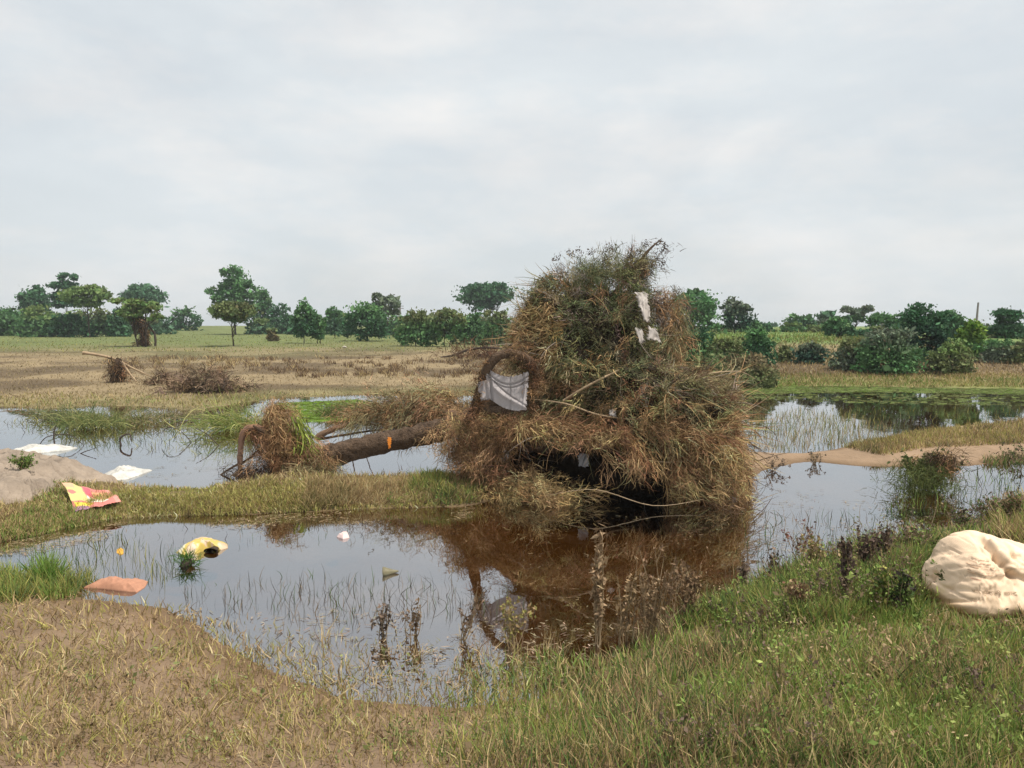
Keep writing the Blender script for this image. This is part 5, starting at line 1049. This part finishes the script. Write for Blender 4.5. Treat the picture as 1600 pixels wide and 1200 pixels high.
# debris wrapped round the vine-hung tree
for (a_, b_, hw, hh_, lab_) in ((222, 541, 8, 150, 'tall column of brown flood debris wrapped round the left tree trunk'),):
    P0 = on_ground([a_], [b_])[0][0]; s = P0[1] / F; o = empty('debris_column', P0, lab_, 'debris'); n = 50
    t = rng.random(n); P = P0 + np.column_stack([rng.normal(0, .07, n) + .25 * np.sin(t * 3) - .3 * t, rng.normal(0, .07, n), t * 50 * s])
    a = Acc(); spray(a, P, unit(rng.normal(size=(n, 3)) * .35 + np.array((.1, 0, -.9))), rng.uniform(.3, .7, n), 26, np.where(rng.random((n, 1)) < .6, BRN * .9, DRK), .045, .3, .05, .08, (.2, .6)); m = a.build('straw', M_strand, o); m['kind'] = 'stuff'
    tube('stem', [P0, P0 + (.0, 0, 1.2), P0 + (-.4, 0, 2.2)], [.12, .1, .05], M_barkdark, o, 7)
    tube('stem', [P0 + (.95, 0, 0), P0 + (.9, 0, .9), P0 + (.3, 0, 1.7)], [.08, .07, .05], M_barkdark, o, 7)
# pale stones far in the field
for (a_, b_, r_, lab_) in ((140, 519, .35, 'pale stone in the green field under the umbrella-shaped tree'), (281, 514, .28, 'left one of two pale stones at the green field edge'), (288, 513, .3, 'right one of two pale stones at the green field edge'), (538, 545, .12, 'pale yellowish stone in the middle of the straw field')):
    P0 = on_ground([a_], [b_])[0][0]; s = P0[1] / F; th, ph_ = np.meshgrid(np.linspace(0.05, np.pi - .05, 7), np.linspace(0, 2 * np.pi, 10, endpoint=False), indexing='ij')
    rr = r_ * (1 + .2 * rng.normal(size=th.shape)); V = np.stack([np.sin(th) * np.cos(ph_) * rr * 1.2, np.sin(th) * np.sin(ph_) * rr, np.cos(th) * rr * .55 + .12], -1).reshape(-1, 3) + P0
    i = np.arange(6)[:, None]; j = np.arange(10)[None]; Fq = np.stack(np.broadcast_arrays(i * 10 + j, (i + 1) * 10 + j, (i + 1) * 10 + (j + 1) % 10, i * 10 + (j + 1) % 10), -1).reshape(-1, 4)
    tag(mesh_np('stone', V, Fq, surf('pale_stone', (.50, .46, .38), .9, .1), smooth=True, org=P0), lab_, 'stone', 'pale stones in the field')

# ------------------------------------------------------------------ tangled undergrowth nobody could count
ug = Acc(); ul = Acc()
def undergrowth(poly, n, hgt, colr, leafs=16, lsize=.016, cut=-.05, stemc=(.20, .14, .09)):
    q = region(poly, n); P, ok = on_ground(q[:, 0], q[:, 1]); k = ok & (P[:, 2] > cut); P = P[k]; n = len(P)
    D = rng.normal(size=(n, 3)) * .38; D[:, 2] = 1; D = unit(D); H_ = hgt * rng.uniform(.35, 1.2, n) * (.4 + 1.2 * fbm(P[:, 0], P[:, 1], .3, 97))
    ug.add(ribbons(P, D, H_, .005, 5, .02, .07), jit(stemc, n, .25))
    pk = np.repeat(np.arange(n), leafs); t = rng.uniform(.3, 1.05, len(pk))[:, None]; q = P[pk] + D[pk] * H_[pk][:, None] * t + rng.normal(size=(len(pk), 3)) * .018
    cb_ = np.array(colr)[np.clip((fbm(P[:, 0], P[:, 1], .35, 98) * 1.5 - .25 + rng.normal(0, .2, n)) * len(colr), 0, len(colr) - 1).astype(int)][pk]
    ul.add(leaves(q, lsize * rng.lognormal(0, .4, len(pk)), asp=.5), np.clip(cb_ * (1 + rng.normal(0, .25, (len(pk), 1))), .01, .5))
uc = [(.24, .17, .12), (.14, .10, .075), (.17, .24, .06), (.26, .30, .09), (.36, .26, .15)]
undergrowth([(1230, 900), (1340, 850), (1460, 825), (1450, 900), (1440, 965), (1330, 970), (1250, 950)], 420, .24, uc)
undergrowth([(1060, 975), (1160, 920), (1260, 880), (1300, 960), (1200, 1010)], 260, .16, uc)
undergrowth([(1470, 826), (1530, 806), (1610, 782), (1720, 772), (1720, 850), (1620, 845), (1560, 828)], 260, .26, uc[:3] + [(.2, .15, .1)])
undergrowth([(1100, 1000), (1450, 985), (1750, 985), (1750, 1200), (1000, 1200)], 420, .13, uc)
undergrowth([(100, 1010), (700, 1030), (900, 1200), (0, 1200)], 160, .09, [(.2, .22, .08), (.25, .18, .1)])
undergrowth([(600, 795), (745, 790), (748, 765), (620, 770)], 90, .12, [(.2, .24, .06), (.13, .19, .05)])
o = ug.build('undergrowth', M_strand); tag(o, 'thin brown stems of the weedy undergrowth', 'undergrowth', kind='stuff')
o = ul.build('undergrowth_foliage', M_leaf); tag(o, 'mixed brown and green leaves of the weedy undergrowth', 'undergrowth', kind='stuff')
sc_ = Acc()
def scum(poly, n, ln, colr):
    q = region(poly, n); P = at_z(q[:, 0], q[:, 1], .007); f = fbm(P[:, 0], P[:, 1], .5, 99) > .5; P = P[f]; n = len(P); a_ = rng.uniform(0, 6.28, n)
    P[:, 2] += rng.uniform(0, .004, n); D = np.stack([np.cos(a_), np.sin(a_), np.zeros(n)], -1); sd = np.stack([-np.sin(a_), np.cos(a_), np.zeros(n)], -1)
    l_ = (ln * rng.uniform(.4, 1.4, n))[:, None]; w__ = rng.uniform(.002, .006, n)[:, None]
    V = np.stack([P - D * l_ * .5 - sd * w__, P + D * l_ * .5 - sd * w__ * .5, P + D * l_ * .5 + sd * w__ * .5, P - D * l_ * .5 + sd * w__], 1)
    sc_.add((V.reshape(-1, 3), np.arange(4 * n).reshape(-1, 4), 4), jit(colr, n, .3))
scum([(0, 850), (180, 815), (450, 803), (740, 790), (740, 812), (450, 822), (200, 835), (0, 875)], 1500, .06, (.28, .21, .12))
scum([(220, 935), (420, 930), (700, 960), (1000, 975), (980, 1060), (560, 1080), (330, 1000)], 900, .045, (.26, .20, .13))
scum([(1160, 760), (1600, 735), (1600, 790), (1400, 845), (1150, 920)], 900, .05, (.24, .19, .12))
scum([(0, 650), (400, 650), (400, 720), (250, 750), (120, 720), (0, 690)], 900, .09, (.20, .17, .09))
scum([(780, 800), (1160, 800), (1120, 930), (800, 960)], 160, .04, (.22, .16, .09))
o = sc_.build('floating_straw', M_strand); tag(o, 'bits of straw and scum floating on the pond', 'floating straw', kind='stuff')

# ------------------------------------------------------------------ individual weeds
def weed(px, py, top, label, colr, hw=14, n=7, leafs=26, D=None, lsize=.022, name='weed', grp='weeds on the near bank', stemc=(.10, .07, .045), lw=.5, z=None, lean=0.0):
    if z is not None: P0 = at_z(px, py, z)
    else:
        P0 = on_ground([px], [py])[0][0]
        if P0[2] < -.03: P0 = at_z(px, py, -.03)
    s = P0[1] / F; H = (py - top) * s; o = empty(name, P0, label, 'weed', grp); a = Acc()
    rt = P0 + np.column_stack([rng.normal(0, hw * s * .25, n), rng.normal(0, hw * s * .25, n), np.full(n, -.02)])
    n = int(n * 1.5); leafs = int(leafs * 1.25); lsize = lsize * 1.25
    rt = P0 + np.column_stack([rng.normal(0, hw * s * .25, n), rng.normal(0, hw * s * .25, n), np.full(n, -.02)])
    tp_ = P0 + np.column_stack([rng.normal(0, hw * s * .6, n) + lean * H, rng.normal(0, hw * s * .4, n), H * rng.uniform(.65, 1.02, n)])
    tl = []; LP = []; LD = []
    for k in range(n):
        md_ = (rt[k] + tp_[k]) / 2 + rng.normal(size=3) * .012; tl.append(([rt[k], md_, tp_[k]], [.0035, .0028, .0012]))
        t = rng.uniform(.25, 1.02, leafs); q = np.outer(1 - t, rt[k]) + np.outer(t, tp_[k]); LP.append(q + rng.normal(size=(leafs, 3)) * np.array((.3, .3, .3)) * hw * s * .22)
        for b_ in range(3):
            t0 = rng.uniform(.35, .85); st = rt[k] * (1 - t0) + tp_[k] * t0; en = st + rng.normal(size=3) * hw * s * .35 + (0, 0, .03); tl.append(([st, (st + en) / 2, en], [.0022, .0018, .001])); LP.append(en + rng.normal(size=(5, 3)) * .01)
    tubes('stem', tl, surf_stem, o, 4, .05)
    LP = np.vstack(LP); c_ = np.array(colr)[rng.integers(0, len(colr), len(LP))] * (1 + rng.normal(0, .22, (len(LP), 1)))
    V, Fq, m = leaves(LP, lsize * rng.uniform(.5, 1.5, len(LP)), unit(rng.normal(size=(len(LP), 3)) + np.array((0, 0, -.5))), lw)
    m_ = mesh_np('leaves', V, Fq, M_leaf, o, np.repeat(np.clip(c_, .01, .5), m, 0)); return o
surf_stem = surf('weed_stem', (.26, .19, .11), .8, .2, bump=0)
PU = (.125, .085, .068); PB = (.20, .14, .10); BR = (.33, .23, .13); WG = (.12, .17, .05); BLK = (.06, .048, .040)
weed(1352, 905, 822, 'tall dark purple-brown dead weed, leftmost of the dark weeds by the bank edge', [PU, BLK, PB], 16, 9, 30, lsize=.024)
weed(1322, 945, 835, 'blackened drooping weed left in front of the tall dark weed', [PU, BLK, PU], 11, 7, 30, lsize=.024)
weed(1384, 895, 815, 'purplish weed with dark seed heads right of the tallest dark weed', [PU, PB, BLK], 20, 9, 28, lsize=.022)
weed(1425, 868, 818, 'thin brown weed at the edge of the bank left of the sack', [PB, WG, BR], 16, 7, 20)
weed(1272, 905, 832, 'straw-yellow bushy weed where the bank meets the water', [BR, (.25, .2, .09), YG], 20, 9, 24)
weed(1160, 935, 872, 'small dark reddish weed at the left tip of the near bank', [PU, PB], 8, 6, 22)
weed(1205, 918, 852, 'sparse thin weed with tiny dark leaves over the water', [BLK, PB], 18, 5, 10)
weed(1250, 880, 815, 'spindly weed with reddish tip standing in the water', [PB, (.2, .08, .06)], 22, 6, 9, z=-.03)
weed(1415, 960, 890, 'dark green leafy weed pressed against the left side of the sack', [WG, DG, BLK], 16, 9, 30, lsize=.026)
weed(1380, 960, 880, 'light green leafy weed left of the sack', [WG, YG, BG], 18, 9, 30, lsize=.025)
weed(1585, 825, 765, 'brown-tinged weed thicket behind the sack at the picture edge', [PB, BR, WG], 24, 12, 28)
weed(1545, 812, 772, 'fine brown weed behind the left half of the sack', [PB, WG], 20, 8, 18)
weed(1500, 826, 785, 'thin dark weed standing left behind the sack', [BLK, PB, WG], 22, 7, 12)
weed(1248, 965, 905, 'matted russet weed on the near bank', [BR, (.16, .08, .05), SB], 26, 12, 26)
weed(934, 1015, 812, 'single tall dried stalk with curled leaves before the brown reflection', [(.36, .25, .15), (.42, .30, .18), (.22, .15, .09)], 13, 4, 26, lsize=.045, grp='dry stalks at the front margin', lw=.35)
weed(975, 1012, 868, 'leaning dry stalk just right of the tall one', [(.36, .25, .14), (.2, .14, .08)], 22, 4, 14, lsize=.034, grp='dry stalks at the front margin', lw=.35)
weed(1012, 1005, 885, 'bushy dry weed with pale curled heads', [(.38, .27, .16), (.25, .17, .10)], 24, 9, 22, grp='dry stalks at the front margin')
weed(1078, 975, 875, 'dry brown weed at the left foot of the near bank', [(.24, .16, .09), (.16, .1, .06)], 24, 9, 20, grp='dry stalks at the front margin')
weed(1040, 1000, 850, 'tall thin branching dry weed in front of the mound reflection', [(.2, .13, .08)], 30, 5, 8, grp='dry stalks at the front margin')
weed(645, 1005, 935, 'short dry stalk with brown head, left at the front margin', [(.24, .16, .09), PB], 14, 4, 12, grp='dry stalks at the front margin')
weed(720, 1010, 915, 'slanting dry twig weed at the front margin', [(.18, .12, .08)], 20, 4, 9, grp='dry stalks at the front margin', lean=.3)
weed(800, 1015, 925, 'low tangled dry weed below the white scrap', [(.26, .18, .09), YG], 26, 7, 12, grp='dry stalks at the front margin')
weed(600, 1005, 940, 'thin brown weed left of the short dry stalk', [PB, BLK], 16, 5, 8, grp='dry stalks at the front margin')
# clump standing in the right pool
wc = weed(1448, 768, 704, 'green weed clump standing in the right pool with flood straw on top', [(.09, .12, .035), (.13, .14, .05), (.07, .09, .03)], 38, 20, 60, z=-.02, lsize=.035, name='weed_clump', grp=None)
a = Acc(); n = 26; P = at_z(1466, 768, 0) + np.array((0, 0, .42)) + rng.normal(size=(n, 3)) * np.array((.08, .08, .06)); spray(a, P, unit(rng.normal(size=(n, 3)) * .6 + np.array((.1, 0, -.5))), rng.uniform(.1, .28, n), 40, np.where(rng.random((n, 1)) < .5, BRN, DRK), .007, .5, .1, .03, (.05, .18)); m = a.build('caught_straw', M_strand, wc); m['kind'] = 'stuff'
a = Acc(); B = at_z(1440, 772, 0); n = 1500; P = B + rng.normal(size=(n, 3)) * np.array((.2, .12, 0)); P[:, 2] = rng.uniform(0, .32, n); D = rng.normal(size=(n, 3)) * .4; D[:, 2] += rng.uniform(-.6, .5, n)
a.add(ribbons(P, D, rng.uniform(.08, .22, n), .006, 3, .15, .1), jit((.11, .13, .04), n, .25)); m = a.build('blades', M_grass, wc); m['kind'] = 'stuff'
weed(1205, 738, 712, 'dark twiggy weed on the mud bar beside the mound', [BLK, PB], 20, 6, 8, grp='weeds on the mud bar')
weed(1272, 728, 705, 'small dark weed at the water edge of the mud bar', [BLK, SB], 12, 5, 10, grp='weeds on the mud bar')
weed(1580, 722, 698, 'dark low weed on the mud bar at the right edge', [BLK, WG], 22, 8, 14, grp='weeds on the mud bar')
weed(38, 730, 714, 'small green weed growing on top of the long boulder', [BG, (.10, .16, .04)], 16, 14, 24, D=8.9, grp=None, z=.36)


# ------------------------------------------------------------------ haze
hm = bpy.data.materials.new('thin_haze'); hm.use_nodes = True; hm.node_tree.nodes.clear(); hnt = hm.node_tree
pv = N(hnt, 'ShaderNodeVolumePrincipled'); pv.inputs['Color'].default_value = (.9, .96, 1, 1); pv.inputs['Density'].default_value = .0006; pv.inputs['Anisotropy'].default_value = .2
ho = N(hnt, 'ShaderNodeOutputMaterial'); hnt.links.new(pv.outputs[0], ho.inputs['Volume'])
hx, hy0, hy1, hz0, hz1 = 3600, -3600, 3600, -3, 26
hv = np.array([(-hx, hy0, hz0), (hx, hy0, hz0), (hx, hy1, hz0), (-hx, hy1, hz0), (-hx, hy0, hz1), (hx, hy0, hz1), (hx, hy1, hz1), (-hx, hy1, hz1)])
hz = mesh_np('haze', hv, [[0, 3, 2, 1], [4, 5, 6, 7], [0, 1, 5, 4], [1, 2, 6, 5], [2, 3, 7, 6], [3, 0, 4, 7]], hm); tag(hz, kind='stuff')
